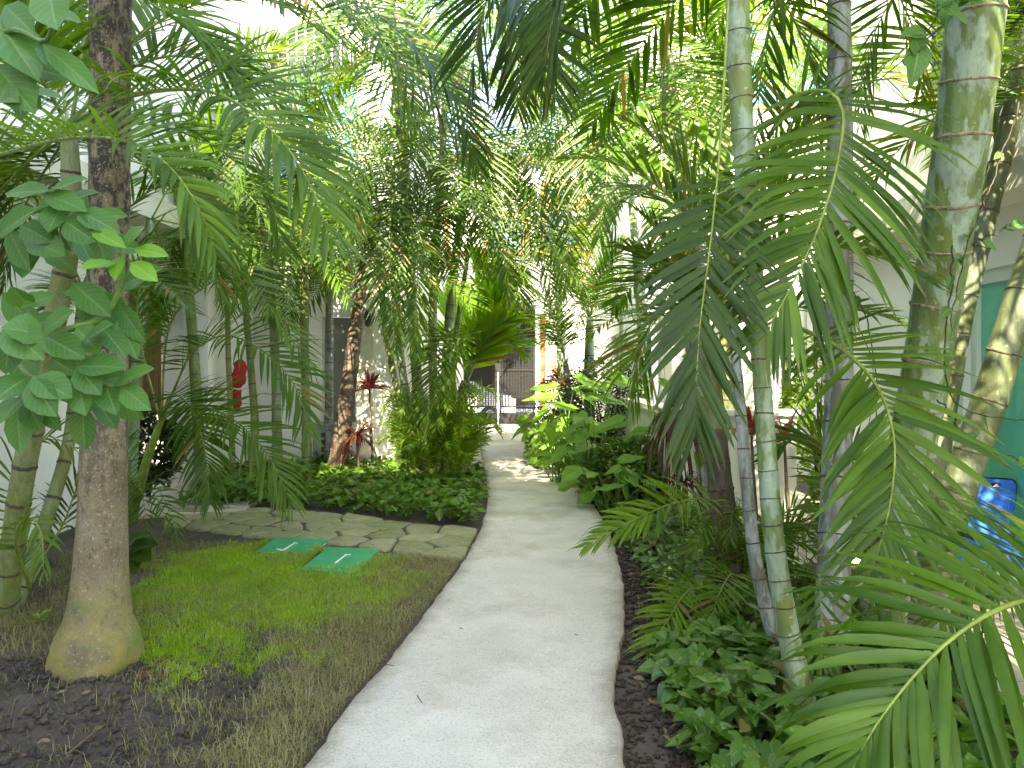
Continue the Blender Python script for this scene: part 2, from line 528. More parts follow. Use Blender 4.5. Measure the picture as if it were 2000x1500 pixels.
def blind_mat():
    m, nt, b, out = newmat('reed_blind')
    w = noise(nt, 30, 2, 0.5, (0.1, 1, 0.03))
    c = mixc(nt, ramp(nt, w, 0.35, 0.65), (0.11, 0.050, 0.022), (0.24, 0.125, 0.060))
    nt.links.new(c, b.inputs['Base Color'])
    b.inputs['Roughness'].default_value = 0.8
    bump(nt, b, w, 0.8, 0.01)
    return m
M['blind'] = blind_mat()

def mosaic_mat():
    m, nt, b, out = newmat('painted_tile_panel')
    tc = nt.nodes.new('ShaderNodeTexCoord')
    v = nt.nodes.new('ShaderNodeTexVoronoi')
    v.inputs['Scale'].default_value = 13
    nt.links.new(tc.outputs['Object'], v.inputs[0])
    cr = nt.nodes.new('ShaderNodeValToRGB')
    cr.color_ramp.interpolation = 'CONSTANT'
    els = cr.color_ramp.elements
    els[0].color = (0.55, 0.50, 0.34, 1)
    els[1].position = 0.42
    els[1].color = (0.60, 0.55, 0.42, 1)
    for p, c in ((0.55, (0.42, 0.20, 0.09, 1)), (0.66, (0.24, 0.34, 0.13, 1)), (0.78, (0.58, 0.42, 0.10, 1)), (0.86, (0.62, 0.58, 0.46, 1))):
        e = els.new(p)
        e.color = c
    nt.links.new(v.outputs['Color'], cr.inputs[0])
    nt.links.new(cr.outputs[0], b.inputs['Base Color'])
    b.inputs['Roughness'].default_value = 0.35
    return m
M['mosaic'] = mosaic_mat()

# ------------------------------------------------------------------ ground and path
LEFT_EDGE = [(200, 2100), (420, 1720), (590, 1500), (650, 1420), (700, 1350), (760, 1285), (815, 1215), (855, 1160), (890, 1115), (918, 1072),
             (938, 1030), (950, 990), (953, 960), (950, 935), (944, 905), (938, 870), (936, 838)]
RIGHT_EDGE = [(1240, 2100), (1235, 1720), (1222, 1500), (1216, 1440), (1203, 1372), (1201, 1340), (1210, 1270), (1219, 1200), (1215, 1120), (1200, 1070),
              (1175, 1010), (1140, 960), (1100, 920), (1068, 892), (1044, 868), (1036, 850), (1034, 838)]
PZ = 0.06
le = catmull([G(*p, PZ)[:2] for p in LEFT_EDGE], 150)
re_ = catmull([G(*p, PZ)[:2] for p in RIGHT_EDGE], 150)
le = le[np.argsort(le[:, 1])]
re_ = re_[np.argsort(re_[:, 1])]

def path_x(y):
    return np.interp(y, le[:, 1], le[:, 0]), np.interp(y, re_[:, 1], re_[:, 0])

def off_path(x, y, margin=0.0):
    a, b = path_x(y)
    return (x < a - margin) | (x > b + margin)

def trench(x, y):
    a, b = G(500, 1250)[:2], G(395, 1480)[:2]
    d = b - a
    t = np.clip(((x - a[0]) * d[0] + (y - a[1]) * d[1]) / (d @ d), 0, 1)
    return np.hypot(x - a[0] - t * d[0], y - a[1] - t * d[1])

def ground_h(x, y):
    h = (fbm(x * 1.7, y * 1.7, 3) - 0.47) * 0.10
    bare = np.clip((3.9 - y) / 0.8, 0, 1) * np.clip((-0.7 - x) / 0.5, 0, 1)
    h = h + bare * ((fbm(x * 9, y * 9, 11) - 0.47) * 0.10 + (fbm(x * 26, y * 26, 21, 3) - 0.45) * 0.05)
    h = h + (fbm(x * 14, y * 14, 31, 3) - 0.45) * 0.016
    h = h - 0.085 * np.exp(-(trench(x, y) / 0.075) ** 2)
    a, b = path_x(y)
    d = np.maximum(a - x, x - b)
    k = np.clip((d + 0.02) / 0.35, 0, 1)
    h = h * (0.15 + 0.85 * k) + 0.012
    out = np.clip((np.abs(x) - 4.2) / 1.0, 0, 1)
    h = h * (1 - out)
    far = np.clip((y - 9.6) / 0.8, 0, 1)
    h = h * (1 - far) - 0.03 * far
    return np.where(y > 18.9, -0.45, h)

gx = np.unique(np.r_[np.array([-600, -150, -40, -15, -8, -5.5]), np.arange(-4.6, 2.5, 0.035), np.array([3, 4, 6, 12, 40, 150, 600.])])
gy = np.unique(np.r_[np.array([-400, -80, -20, -6, -1, 0.5]), np.arange(1.6, 7.0, 0.035), np.arange(7.0, 11, 0.1), np.array([12, 14, 16, 18.85, 18.95, 22, 30, 60, 150, 400, 900.])])
XX, YY = np.meshgrid(gx, gy)
ZZ = ground_h(XX, YY)
nx, ny = len(gx), len(gy)
idx = np.arange(nx * ny).reshape(ny, nx)
Fg = np.stack([idx[:-1, :-1], idx[:-1, 1:], idx[1:, 1:], idx[1:, :-1]], -1).reshape(-1, 4)
structure(obj('ground', (np.c_[XX.ravel(), YY.ravel(), ZZ.ravel()], Fg), M['soil'], smooth=True))

# the walk: a slab with a slightly broken edge
ys = np.unique(np.r_[np.linspace(0.9, 6, 210), np.linspace(6, 18.6, 130)])
xa, xb = path_x(ys)
xa = xa + (vnoise(ys * 9, ys * 0 + 3, 2) - 0.5) * 0.016 + (vnoise(ys * 31, ys * 0 + 7, 4) - 0.5) * 0.008
xb = xb + (vnoise(ys * 9, ys * 0 + 5, 6) - 0.5) * 0.016 + (vnoise(ys * 31, ys * 0 + 1, 8) - 0.5) * 0.008
cols = []
PU = ((0, -0.06), (0, PZ - 0.012), (0.008, PZ), (0.04, PZ), (0.10, PZ), (0.25, PZ), (0.5, PZ + 0.004), (0.75, PZ), (0.90, PZ), (0.96, PZ), (0.992, PZ), (1, PZ - 0.012), (1, -0.06))
for u, zz in PU:
    cols.append(np.c_[xa + (xb - xa) * u, ys, np.full_like(ys, zz)])
Vp = np.stack(cols, 1).reshape(-1, 3)
nc = len(cols)
ip = np.arange(len(ys) * nc).reshape(len(ys), nc)
Fp = np.stack([ip[:-1, :-1], ip[:-1, 1:], ip[1:, 1:], ip[1:, :-1]], -1).reshape(-1, 4)
structure(obj('path', (Vp, Fp), M['concrete'], smooth=False, vattr={'rim': np.tile([abs(u - 0.5) * 2 for u, _ in PU], len(ys))}))

# paving by the buildings
pav = obj('pavement', prism([(-4.6, 10.9), (-0.3, 10.9), (-0.3, 12.2), (-0.2, 18.8), (-4.6, 18.8)], -0.05, 0.030), M['paving'])
structure(pav)
side = obj('pavement', prism([(-4.3, 6.95), (-2.75, 7.35), (-3.2, 10.95), (-4.3, 10.95)], -0.05, 0.040), M['paving'])
structure(side)
terrace = obj('terrace', prism([(1.98, 0.2), (3.42, 0.2), (3.42, 9.8), (2.05, 9.8)], -0.08, 0.02), M['soil'])
structure(terrace)
ti = 0
tile_me = None
for i in range(5):
    for j in range(24):
        x0, y0 = 2.0 + i * 0.285, 1.2 + j * 0.36
        g = box(x0 + 0.004, x0 + 0.281, y0 + 0.004, y0 + 0.356, 0.0, 0.034)
        c = np.array([x0 + 0.1425, y0 + 0.18, 0.0])
        if tile_me is None:
            tile_me = make_mesh('tile', g[0] - c, g[1], False)
        t = link('tile', tile_me, M['tile_floor'], terrace)
        t.location = (c[0], c[1], random.uniform(-0.002, 0.002))
structure(obj('street', prism([(-30, 19.0), (30, 19.0), (30, 30.0), (-30, 30.0)], -0.6, -0.38), M['asphalt']))

# ------------------------------------------------------------------ flagstone edging
def clip_poly(poly, p, n):
    out = []
    m = len(poly)
    for i in range(m):
        a, b = poly[i], poly[(i + 1) % m]
        da, db = (a - p) @ n, (b - p) @ n
        if da <= 0: out.append(a)
        if da * db < 0:
            out.append(a + (b - a) * (da / (da - db)))
    return out

def chaikin(poly, it=2, k=0.22):
    p = np.array(poly)
    for _ in range(it):
        q = np.roll(p, -1, axis=0)
        p = np.stack([p * (1 - k) + q * k, p * k + q * (1 - k)], 1).reshape(-1, 2)
    return p

edging = thing('stone_edging', 'mossy flat flagstone strip between the lawn and the leafy bed', 'stone edging', (-1.9, 6.6, 0))
top_px = [(335, 1000), (420, 996), (520, 998), (640, 1003), (760, 1022), (850, 1032), (935, 1040)]
bot_px = [(318, 1033), (400, 1042), (480, 1051), (560, 1060), (700, 1074), (800, 1090), (905, 1100)]
tops = catmull([G(*p)[:2] for p in top_px], 80)
bots = catmull([G(*p)[:2] for p in bot_px], 80)
seeds = []
srng = np.random.default_rng(5)
for row, (v, cnt) in enumerate(((0.16, 9), (0.5, 11), (0.84, 10))):
    for i in range(cnt):
        u = (i + 0.5 + srng.uniform(-0.28, 0.28)) / cnt
        vv = v + srng.uniform(-0.11, 0.11)
        k = min(79, max(0, int(u * 79)))
        seeds.append(tops[k] * (1 - vv) + bots[k] * vv)
seeds = np.array(seeds)
strip = np.vstack([tops, bots[::-1]])
for i, s in enumerate(seeds):
    # the stone starts as the local piece of the strip round its seed
    k = int(np.argmin(np.linalg.norm((tops + bots) / 2 - s, axis=1)))
    k0, k1 = max(0, k - 16), min(79, k + 16)
    poly = [tops[k0], tops[(k0 + k1) // 2], tops[k1], bots[k1], bots[(k0 + k1) // 2], bots[k0]]
    for j, q in enumerate(seeds):
        if j != i and len(poly) > 2:
            n = nrm(q - s)
            poly = clip_poly(poly, (s + q) / 2 - n * 0.008, n)
    if len(poly) < 3: continue
    pc = chaikin(poly, 2, 0.13)
    c = pc.mean(0)
    pc = c + (pc - c) * (0.99 + srng.uniform(-0.05, 0.03, (len(pc), 1)))
    hgt = 0.036 + srng.uniform(-0.008, 0.012)
    n = len(pc)
    rings = [(1.0, -0.04), (1.0, hgt - 0.018), (0.965, hgt - 0.004), (0.90, hgt), (0.5, hgt + 0.003)]
    V = []
    tilt = srng.uniform(-0.02, 0.02, 2)
    for sc, z in rings:
        q = c + (pc - c) * sc
        zz = z + ((q - c) @ tilt if z > 0 else np.zeros(n)) + (vnoise(q[:, 0] * 17, q[:, 1] * 17, i) - 0.5) * (0.012 if z > 0 else 0)
        V.append(np.c_[q, zz])
    V = np.vstack(V + [np.array([[c[0], c[1], hgt + 0.003]])])
    F = []
    for r in range(len(rings) - 1):
        for a in range(n):
            b = (a + 1) % n
            F.append((r * n + a, r * n + b, (r + 1) * n + b, (r + 1) * n + a))
    L = (len(rings) - 1) * n
    F += [(L + a, L + (a + 1) % n, len(V) - 1) for a in range(n)]
    obj('stone', (V, F), M['stone'], edging, smooth=True)

# ------------------------------------------------------------------ buildings
def wall_with_holes(axis, const, thick, a0, a1, z0, z1, holes):
    """wall in the plane axis=const, running a0..a1 along the other axis, with rectangular holes (a0,a1,z0,z1)"""
    xs = sorted({a0, a1, *[h[0] for h in holes], *[h[1] for h in holes]})
    zs = sorted({z0, z1, *[h[2] for h in holes], *[h[3] for h in holes]})
    gs = []
    for i in range(len(xs) - 1):
        # merge solid runs in height
        run = None
        for j in range(len(zs) - 1):
            cx, cz = (xs[i] + xs[i + 1]) / 2, (zs[j] + zs[j + 1]) / 2
            solid = not any(h[0] < cx < h[1] and h[2] < cz < h[3] for h in holes)
            if solid:
                run = [zs[j], zs[j + 1]] if run is None else [run[0], zs[j + 1]]
            if (not solid or j == len(zs) - 2) and run is not None:
                if axis == 'x':
                    gs.append(box(const, const + thick, xs[i], xs[i + 1], run[0], run[1]))
                else:
                    gs.append(box(xs[i], xs[i + 1], const, const + thick, run[0], run[1]))
                run = None
    return cat(gs)

def window(parent, axis, const, a0, a1, z0, z1, frame_mat, glass, d=0.06, mull=1, name='window'):
    fr = 0.05
    gs = [(a0, a1, z0, z0 + fr), (a0, a1, z1 - fr, z1), (a0, a0 + fr, z0 + fr, z1 - fr), (a1 - fr, a1, z0 + fr, z1 - fr)]
    for k in range(mull):
        m = a0 + (a1 - a0) * (k + 1) / (mull + 1)
        gs.append((m - fr / 2, m + fr / 2, z0 + fr, z1 - fr))
    def bb(a, b, c, e, t0, t1):
        return box(const + t0, const + t1, a, b, c, e) if axis == 'x' else box(a, b, const + t0, const + t1, c, e)
    w = obj(name, cat([bb(*g, 0, d) for g in gs]), frame_mat, parent)
    obj('pane', bb(a0 + fr, a1 - fr, z0 + fr, z1 - fr, d * 0.4, d * 0.6), glass, w)
    return w

# --- left house along the garden
LB = thing('garden_house', 'white rendered house behind the palms, with brown reed blind and columns', 'house', (-4.2, 9, 0))
obj('side_wall', wall_with_holes('x', -4.45, 0.35, -0.4, 11.7, -0.1, 9.0,
    [(7.55, 8.95, -0.1, 2.65), (4.2, 5.6, 0.9, 2.3)]), M['render_white'], LB)
obj('front_wall', wall_with_holes('y', 11.7, 0.35, -4.8, -1.75, -0.1, 9.0,
    [(-3.10, -2.55, 0.02, 2.35), (-3.9, -2.5, 4.6, 6.3)]), M['render_white'], LB)
obj('return_wall', box(-2.1, -1.755, 12.055, 18.6, -0.1, 9.0), M['render_white'], LB)
obj('doorway_back', box(-5.3, -5.2, 7.2, 9.3, -0.1, 2.9), M['dark_void'], LB)
bl = obj('reed_blind', box(-4.40, -4.36, 7.60, 8.90, 0.95, 2.62), M['blind'], LB)
for k in range(18):
    obj('slat', box(-4.36, -4.345, 7.61 + k * 0.0715, 7.61 + k * 0.0715 + 0.055, 0.97, 2.60), M['blind'], bl)
for y0 in (8.98, 11.35):
    c = obj('column', box(-4.098, -3.80, y0, y0 + 0.34, -0.1, 3.05), M['render_white'], LB)
    bevel(c, 0.012)
    bevel(obj('plinth', box(-4.097, -3.76, y0 - 0.04, y0 + 0.38, -0.1, 0.28), M['render_cream'], c), 0.01)
obj('cornice', box(-4.096, -3.72, -0.4, 11.69, 3.05, 3.30), M['render_cream'], LB)
obj('cornice', box(-3.718, -1.70, 11.45, 11.698, 3.06, 3.31), M['render_cream'], LB)
window(LB, 'x', -4.30, 4.2, 5.6, 0.9, 2.3, M['white_paint'], M['glass_dark'])
dr = obj('door', box(-3.09, -2.56, 11.83, 11.88, 0.03, 2.34), M['grey_metal'], LB)
obj('handle', box(-2.68, -2.64, 11.79, 11.828, 1.0, 1.14), M['black'], dr)
# pale upright panel beside the door, the lamp hangs on it
bevel(obj('wall_panel', box(-2.52, -2.24, 11.62, 11.698, 0.1, 2.40), M['render_cream'], LB), 0.008)

# arched opening with bars, upper storey
def arch_window(parent, xc, z0, half, y, name='arched_window'):
    n = 18
    th = np.linspace(0, math.pi, n)
    ro, ri = half + 0.12, half
    V, F = [], []
    for yy in (y, y + 0.16):
        for r in (ro, ri):
            V += [(xc + r * math.cos(t), yy, z0 + r * math.sin(t)) for t in th]
    for i in range(n - 1):
        F += [(i, i + 1, n + i + 1, n + i), (2 * n + i, 3 * n + i, 3 * n + i + 1, 2 * n + i + 1),
              (i, 2 * n + i, 2 * n + i + 1, i + 1), (n + i, n + i + 1, 3 * n + i + 1, 3 * n + i)]
    w = obj(name, (V, F), M['render_cream'], parent, smooth=False)
    gp = [(xc + ri * math.cos(t), y + 0.11, z0 + ri * math.sin(t)) for t in th]
    obj('pane', (np.array(gp), [tuple(range(n))]), M['glass_dark'], w)
    for k in range(-4, 5):
        x = xc + k * ri / 5
        h = math.sqrt(max(0, ri * ri - (x - xc) ** 2))
        obj('bar', box(x - 0.012, x + 0.012, y + 0.06, y + 0.09, z0, z0 + h), M['white_paint'], w)
    return w
window(LB, 'y', 11.78, -3.9, -2.5, 4.6, 6.3, M['white_paint'], M['glass_blue'], mull=1)
arch_window(LB, -3.2, 6.35, 0.72, 11.53)
bal = obj('balcony', box(-4.05, -2.3, 11.0, 11.697, 4.25, 4.42), M['render_cream'], LB)
for k in range(13):
    obj('baluster', box(-4.0 + k * 0.138, -3.97 + k * 0.138, 11.03, 11.06, 4.42, 5.2), M['white_paint'], bal)
obj('rail', box(-4.05, -2.3, 11.01, 11.08, 5.2, 5.26), M['white_paint'], bal)

# --- house on the right with the glass door
RB = thing('terrace_house', 'white house wall with a green glass sliding door by the terrace', 'house', (3.4, 5, 0))
obj('side_wall', wall_with_holes('x', 3.42, 0.3, -0.4, 7.3, -0.1, 6.6, [(2.6, 5.46, 0.02, 2.22), (1.0, 2.0, 3.6, 5.0), (4.4, 6.2, 3.7, 5.3)]), M['render_white'], RB)
obj('end_wall', box(3.722, 9.0, 7.0, 7.3, -0.1, 6.6), M['render_white'], RB)
obj('fascia', box(3.12, 3.418, -0.4, 7.4, 2.62, 2.86), M['render_cream'], RB)
window(RB, 'x', 3.5, 4.4, 6.2, 3.7, 5.3, M['alu'], M['glass_dark'])
sd = obj('sliding_door', cat([box(3.46, 3.54, 5.34, 5.46, 0.02, 2.22), box(3.46, 3.54, 3.98, 4.08, 0.02, 2.22),
                              box(3.46, 3.54, 4.08, 5.34, 2.12, 2.22), box(3.46, 3.54, 4.08, 5.34, 0.02, 0.10),
                              box(3.46, 3.54, 2.6, 3.98, 2.12, 2.22), box(3.46, 3.54, 2.6, 3.98, 0.02, 0.10)]), M['alu'], RB)
obj('door_post', box(3.40, 3.458, 5.40, 5.58, 0.02, 2.26), M['alu'], sd)
obj('pane', box(3.495, 3.505, 4.08, 5.34, 0.10, 2.12), M['glass_green'], sd)
obj('pane', box(3.495, 3.505, 2.6, 3.98, 0.10, 2.12), M['glass_green'], sd)
obj('handle', box(3.42, 3.459, 4.02, 4.05, 0.9, 1.2), M['black'], sd)

# --- low garden wall and sunlit screen wall on the right
lw = tag(obj('garden_wall', cat([box(1.62, 1.80, 7.3, 12.3, -0.1, 1.02), box(1.80, 2.9, 7.302, 7.50, -0.1, 1.018)]), M['render_mint']),
         'low pale mint garden wall behind the brown drooping plant', 'wall')
obj('coping', cat([box(1.58, 1.84, 7.26, 12.3, 1.02, 1.08), box(1.84, 2.92, 7.262, 7.54, 1.02, 1.078)]), M['render_cream'], lw)
sw = thing('screen_wall', 'tall white screen wall with upright ribs behind the ringed palm stems', 'wall', (4, 9.9, 0))
obj('panel', box(2.06, 8.0, 9.9, 10.1, -0.1, 2.5), M['render_white'], sw)
for k in range(16):
    obj('rib', box(2.1 + k * 0.28, 2.2 + k * 0.28, 9.86, 9.899, 0.1, 2.4), M['render_cream'], sw)

# --- house by the gate on the right
MB_ = thing('gate_house', 'white house with corner pillar and window beside the gate', 'house', (2.0, 12.5, 0))
obj('side_wall', wall_with_holes('x', 2.02, 0.3, 12.75, 18.5, -0.1, 4.6, [(13.3, 14.6, 0.95, 2.15)]), M['render_white'], MB_)
obj('front_wall', wall_with_holes('y', 12.75, 0.3, 2.33, 9.0, -0.1, 4.6, [(3.0, 4.2, 0.9, 2.1)]), M['render_white'], MB_)
obj('upper_storey', box(2.34, 9.0, 13.0, 18.5, 4.6, 11.5), M['render_white'], MB_)
pil = bevel(obj('pillar', box(1.90, 2.30, 12.3, 12.70, -0.1, 4.5), M['render_mint'], MB_), 0.015)
obj('tile_block', box(2.06, 2.24, 12.24, 12.298, 1.62, 1.86), M['terracotta'], pil)
obj('cornice', box(1.86, 2.34, 12.26, 18.5, 4.62, 4.80), M['render_cream'], MB_)
window(MB_, 'x', 2.10, 13.3, 14.6, 0.95, 2.15, M['white_paint'], M['glass_dark'])
window(MB_, 'y', 12.85, 3.0, 4.2, 0.9, 2.1, M['white_paint'], M['glass_dark'])
window(MB_, 'y', 12.93, 4.0, 6.0, 6.2, 7.8, M['orange'], M['glass_blue'])

# --- wall with the gate
GW = thing('gate_wall', 'white end wall holding the gate, with terracotta tile strip', 'wall', (0.7, 18.5, 0))
obj('wall', box(0.70, 2.018, 18.5, 18.75, -0.1, 4.4), M['render_white'], GW)
obj('wall', box(-1.75, -1.26, 18.5, 18.75, -0.1, 4.4), M['render_white'], GW)
obj('lintel', box(-1.26, 0.70, 18.5, 18.75, 3.15, 4.4), M['render_white'], GW)
obj('coping', box(-1.8, 2.0, 18.44, 18.8, 4.4, 4.55), M['orange'], GW)
for k in range(7):
    bevel(obj('tile', box(0.72, 0.86, 18.465, 18.499, 0.35 + k * 0.37, 0.35 + k * 0.37 + 0.355), M['terracotta'], GW), 0.006)
tag(obj('tile_panel', box(0.95, 1.22, 18.47, 18.498, 1.42, 1.98), M['mosaic']), 'small square panel of painted tiles on the wall by the gate', 'tile panel')

gate = thing('iron_gate', 'black iron double gate at the end of the path', 'gate', (-0.3, 18.55, 0))
for x0, x1 in ((-1.25, -0.40), (-0.32, 0.58)):
    lf = obj('leaf_frame', cat([box(x0, x1, 18.57, 18.60, 0.06, 0.10), box(x0, x1, 18.57, 18.60, 0.50, 0.54), box(x0, x1, 18.57, 18.60, 1.45, 1.49),
                               box(x0, x1, 18.57, 18.60, 3.0, 3.05), box(x0, x0 + 0.04, 18.565, 18.605, 0.06, 3.05), box(x1 - 0.04, x1, 18.565, 18.605, 0.06, 3.05)]), M['iron'], gate)
    obj('kick_plate', box(x0 + 0.04, x1 - 0.04, 18.58, 18.592, 0.10, 0.36), M['iron'], lf)
    for k in range(1, 12):
        xx = x0 + (x1 - x0) * k / 12
        obj('bar', box(xx - 0.011, xx + 0.011, 18.574, 18.596, 0.54, 3.0), M['iron'], lf)
    nwire = 30
    obj('mesh_panel', cat([box(x0 + 0.05 + (x1 - x0 - 0.1) * k / nwire, x0 + 0.05 + (x1 - x0 - 0.1) * k / nwire + 0.011, 18.600, 18.606, 0.5, 3.0) for k in range(nwire)] + [box(x0 + 0.04, x1 - 0.04, 18.607, 18.612, 0.52 + k * 0.05, 0.531 + k * 0.05) for k in range(50)]), M['iron'], lf)
    for k in range(7):
        xx = x0 + (x1 - x0) * (k + 0.5) / 7
        th = np.linspace(0, 2 * math.pi, 14)
        obj('scroll', tube([(xx + 0.05 * math.cos(t), 18.585, 0.43 + 0.05 * math.sin(t)) for t in th], [0.009] * 3, 20, 6), M['iron'], lf)
obj('lock_box', box(-0.44, -0.28, 18.54, 18.61, 1.30, 1.62), M['iron'], gate)
tag(obj('gate_pole', tube([(-0.36, 18.52, 0.0), (-0.36, 18.52, 1.4)], [0.022, 0.022], 6, 10), M['white_paint']), 'slim white upright pole at the meeting of the gate leaves', 'pole')
tag(bevel(obj('gate_post', box(0.60, 0.69, 18.46, 18.60, -0.05, 3.1), M['white_paint'])), 'white square post on which the iron gate hangs', 'post')

# wall lantern on the pillar and lamp on the left house
def lantern(c, label):
    t = thing('wall_lantern', label, 'lantern', c)
    x, y, z = c
    s = 0.075
    obj('bracket', cat([tube([(x + 0.14, y, z - 0.20), (x + 0.05, y, z - 0.27), (x, y, z - 0.20), (x, y, z - 0.13)], [0.012] * 3, 14, 6),
                        box(x + 0.12, x + 0.15, y - 0.04, y + 0.04, z - 0.30, z - 0.10)]), M['iron'], t)
    cage = [box(x - s, x + s, y - s, y + s, z - 0.13, z - 0.11), box(x - s, x + s, y - s, y + s, z + 0.13, z + 0.15)]
    for a in (-s, s - 0.014):
        for b in (-s, s - 0.014):
            cage.append(box(x + a, x + a + 0.014, y + b, y + b + 0.014, z - 0.11, z + 0.13))
    obj('cage', cat(cage), M['iron'], t)
    obj('pane', box(x - s + 0.02, x + s - 0.02, y - s + 0.02, y + s - 0.02, z - 0.11, z + 0.13), M['glass_pale'], t)
    V = [(x - s, y - s, z + 0.15), (x + s, y - s, z + 0.15), (x + s, y + s, z + 0.15), (x - s, y + s, z + 0.15), (x, y, z + 0.26)]
    obj('cap', (np.array(V), [(0, 1, 4), (1, 2, 4), (2, 3, 4), (3, 0, 4), (3, 2, 1, 0)]), M['iron'], t)
lantern(tuple(P(1205, 600, 12.4)), 'black iron lantern on the corner pillar near the gate')
wl = thing('wall_lamp', 'small black oval lamp high on the pale panel of the left house', 'lamp', P(718, 622, 11.55))
lc = P(718, 622, 11.55)
th = np.linspace(0, 2 * math.pi, 16, endpoint=False)
ov = np.c_[lc[0] + 0.05 * np.cos(th), lc[2] + 0.13 * np.sin(th)]
V = np.vstack([np.c_[ov[:, 0], np.full(16, 11.50), ov[:, 1]], np.c_[ov[:, 0], np.full(16, 11.618), ov[:, 1]]])
obj('housing', (V, [tuple(range(16)), tuple(range(16, 32))[::-1]] + [(i, 16 + i, 16 + (i + 1) % 16, (i + 1) % 16) for i in range(16)]), M['black'], wl)
obj('shade', box(lc[0] - 0.055, lc[0] + 0.055, 11.46, 11.618, lc[2] + 0.135, lc[2] + 0.15), M['grey_metal'], wl)

# meter box on the front wall
mbx = thing('meter_box', 'grey box with black slots standing by the left house wall', 'box', (-2.9, 11.2, 0))
bevel(obj('case', box(-3.05, -2.48, 10.96, 11.40, 0.05, 0.62), M['grey_metal'], mbx), 0.015)
for k in range(4):
    obj('slot', box(-2.92, -2.84, 10.945, 10.958, 0.12 + k * 0.11, 0.19 + k * 0.11), M['black'], mbx)
obj('lid', box(-3.08, -2.45, 10.93, 11.43, 0.62, 0.655), M['grey_metal'], mbx)

# far house across the street
FB = thing('street_house', 'tall white house across the street with orange trim and blue windows', 'house', (0.5, 32, 0))
obj('wall', wall_with_holes('y', 32, 0.4, -9.0, 4.6, -0.45, 10.6,
    [(-1.0, 0.5, 6.8, 8.3), (1.5, 3.0, 7.0, 9.6), (-5, -3, 6.8, 8.3), (-4.2, -0.9, -0.3, 2.9), (-0.5, 2.6, -0.3, 2.9), (-2.5, -1.6, 4.2, 5.4), (1.6, 3.0, 4.2, 5.6)]), M['render_white'], FB)
for (a0, a1, z0, z1) in ((-1.0, 0.5, 6.8, 8.3), (-5, -3, 6.8, 8.3), (1.5, 3.0, 7.0, 9.6), (-2.5, -1.6, 4.2, 5.4), (1.6, 3.0, 4.2, 5.6)):
    f = 0.22
    tr = obj('window_surround', cat([box(a0 - f, a1 + f, 31.9, 31.998, z1, z1 + f), box(a0 - f, a1 + f, 31.9, 31.998, z0 - f, z0),
                                     box(a0 - f, a0, 31.9, 31.998, z0, z1), box(a1, a1 + f, 31.9, 31.998, z0, z1)]), M['orange'], FB)
    window(FB, 'y', 32.1, a0, a1, z0, z1, M['white_paint'], M['glass_blue'])
for (a0, a1) in ((-4.2, -0.9), (-0.5, 2.6)):
    gd = obj('garage_door', box(a0, a1, 32.15, 32.22, -0.3, 2.9), M['garage'], FB)
    for k in range(7):
        obj('panel', box(a0 + 0.03, a1 - 0.03, 32.11, 32.149, -0.28 + k * 0.455, -0.28 + k * 0.455 + 0.42), M['garage'], gd)
obj('ground_floor_shade_sheet', cat([box(-8.9, -4.22, 31.93, 31.998, -0.4, 3.25), box(-0.88, -0.52, 31.93, 31.998, -0.4, 3.25), box(2.62, 4.5, 31.93, 31.998, -0.4, 3.25), box(-4.22, 2.62, 31.93, 31.998, 2.91, 3.25)]), M['dark_void'], FB)  # dark sheets standing in for the shaded ground floor
cp = obj('added_shade_roof', box(-8.0, 4.4, 21.5, 31.9, 3.26, 3.45), M['dark_void'], FB)  # unseen roof added to keep the car and street in shade
for px_ in (-7.8, 4.1):
    obj('post', box(px_, px_ + 0.18, 21.7, 21.88, -0.4, 3.258), M['iron'], cp)
bx_ = obj('balcony', box(1.2, 3.9, 30.9, 31.998, 8.15, 8.30), M['render_white'], FB)
obj('parapet', box(1.2, 3.35, 30.8, 30.9, 8.30, 8.95), M['orange'], bx_)
obj('parapet', box(3.352, 3.9, 30.8, 31.99, 8.302, 9.15), M['red'], bx_)
obj('cornice', box(-9.2, 4.8, 31.6, 32.6, 10.6, 10.9), M['orange'], FB)
obj('string_course', box(-9.1, 4.7, 31.85, 31.999, 3.3, 3.6), M['orange'], FB)
obj('string_course', box(-9.1, 4.7, 31.86, 31.999, 6.0, 6.22), M['orange'], FB)

# unseen tall house added behind the camera to shade the front of the garden
BB = thing('rear_shade_house', 'unseen tall white house added behind the viewpoint to cast shade', 'house', (-2, -8, 0))
obj('wall', wall_with_holes('y', -3.6, 0.4, -16, 0.2, -0.1, 12.6,
    [(x, x + 1.5, z, z + 1.5) for x in (-14.5, -11.5, -8.5, -5.5, -2.5) for z in (1.0, 4.2, 7.4, 10.2)]), M['render_white'], BB)
for x in (-14.5, -11.5, -8.5, -5.5, -2.5):
    for z in (1.0, 4.2, 7.4, 10.2):
        window(BB, 'y', -3.5, x, x + 1.5, z, z + 1.5, M['white_paint'], M['glass_dark'])
obj('roof', box(-16.2, 0.3, -14, -3.5, 12.6, 12.8), M['render_cream'], BB)
obj('end_wall', box(-0.2, 0.198, -14, -3.602, -0.1, 12.6), M['render_white'], BB)

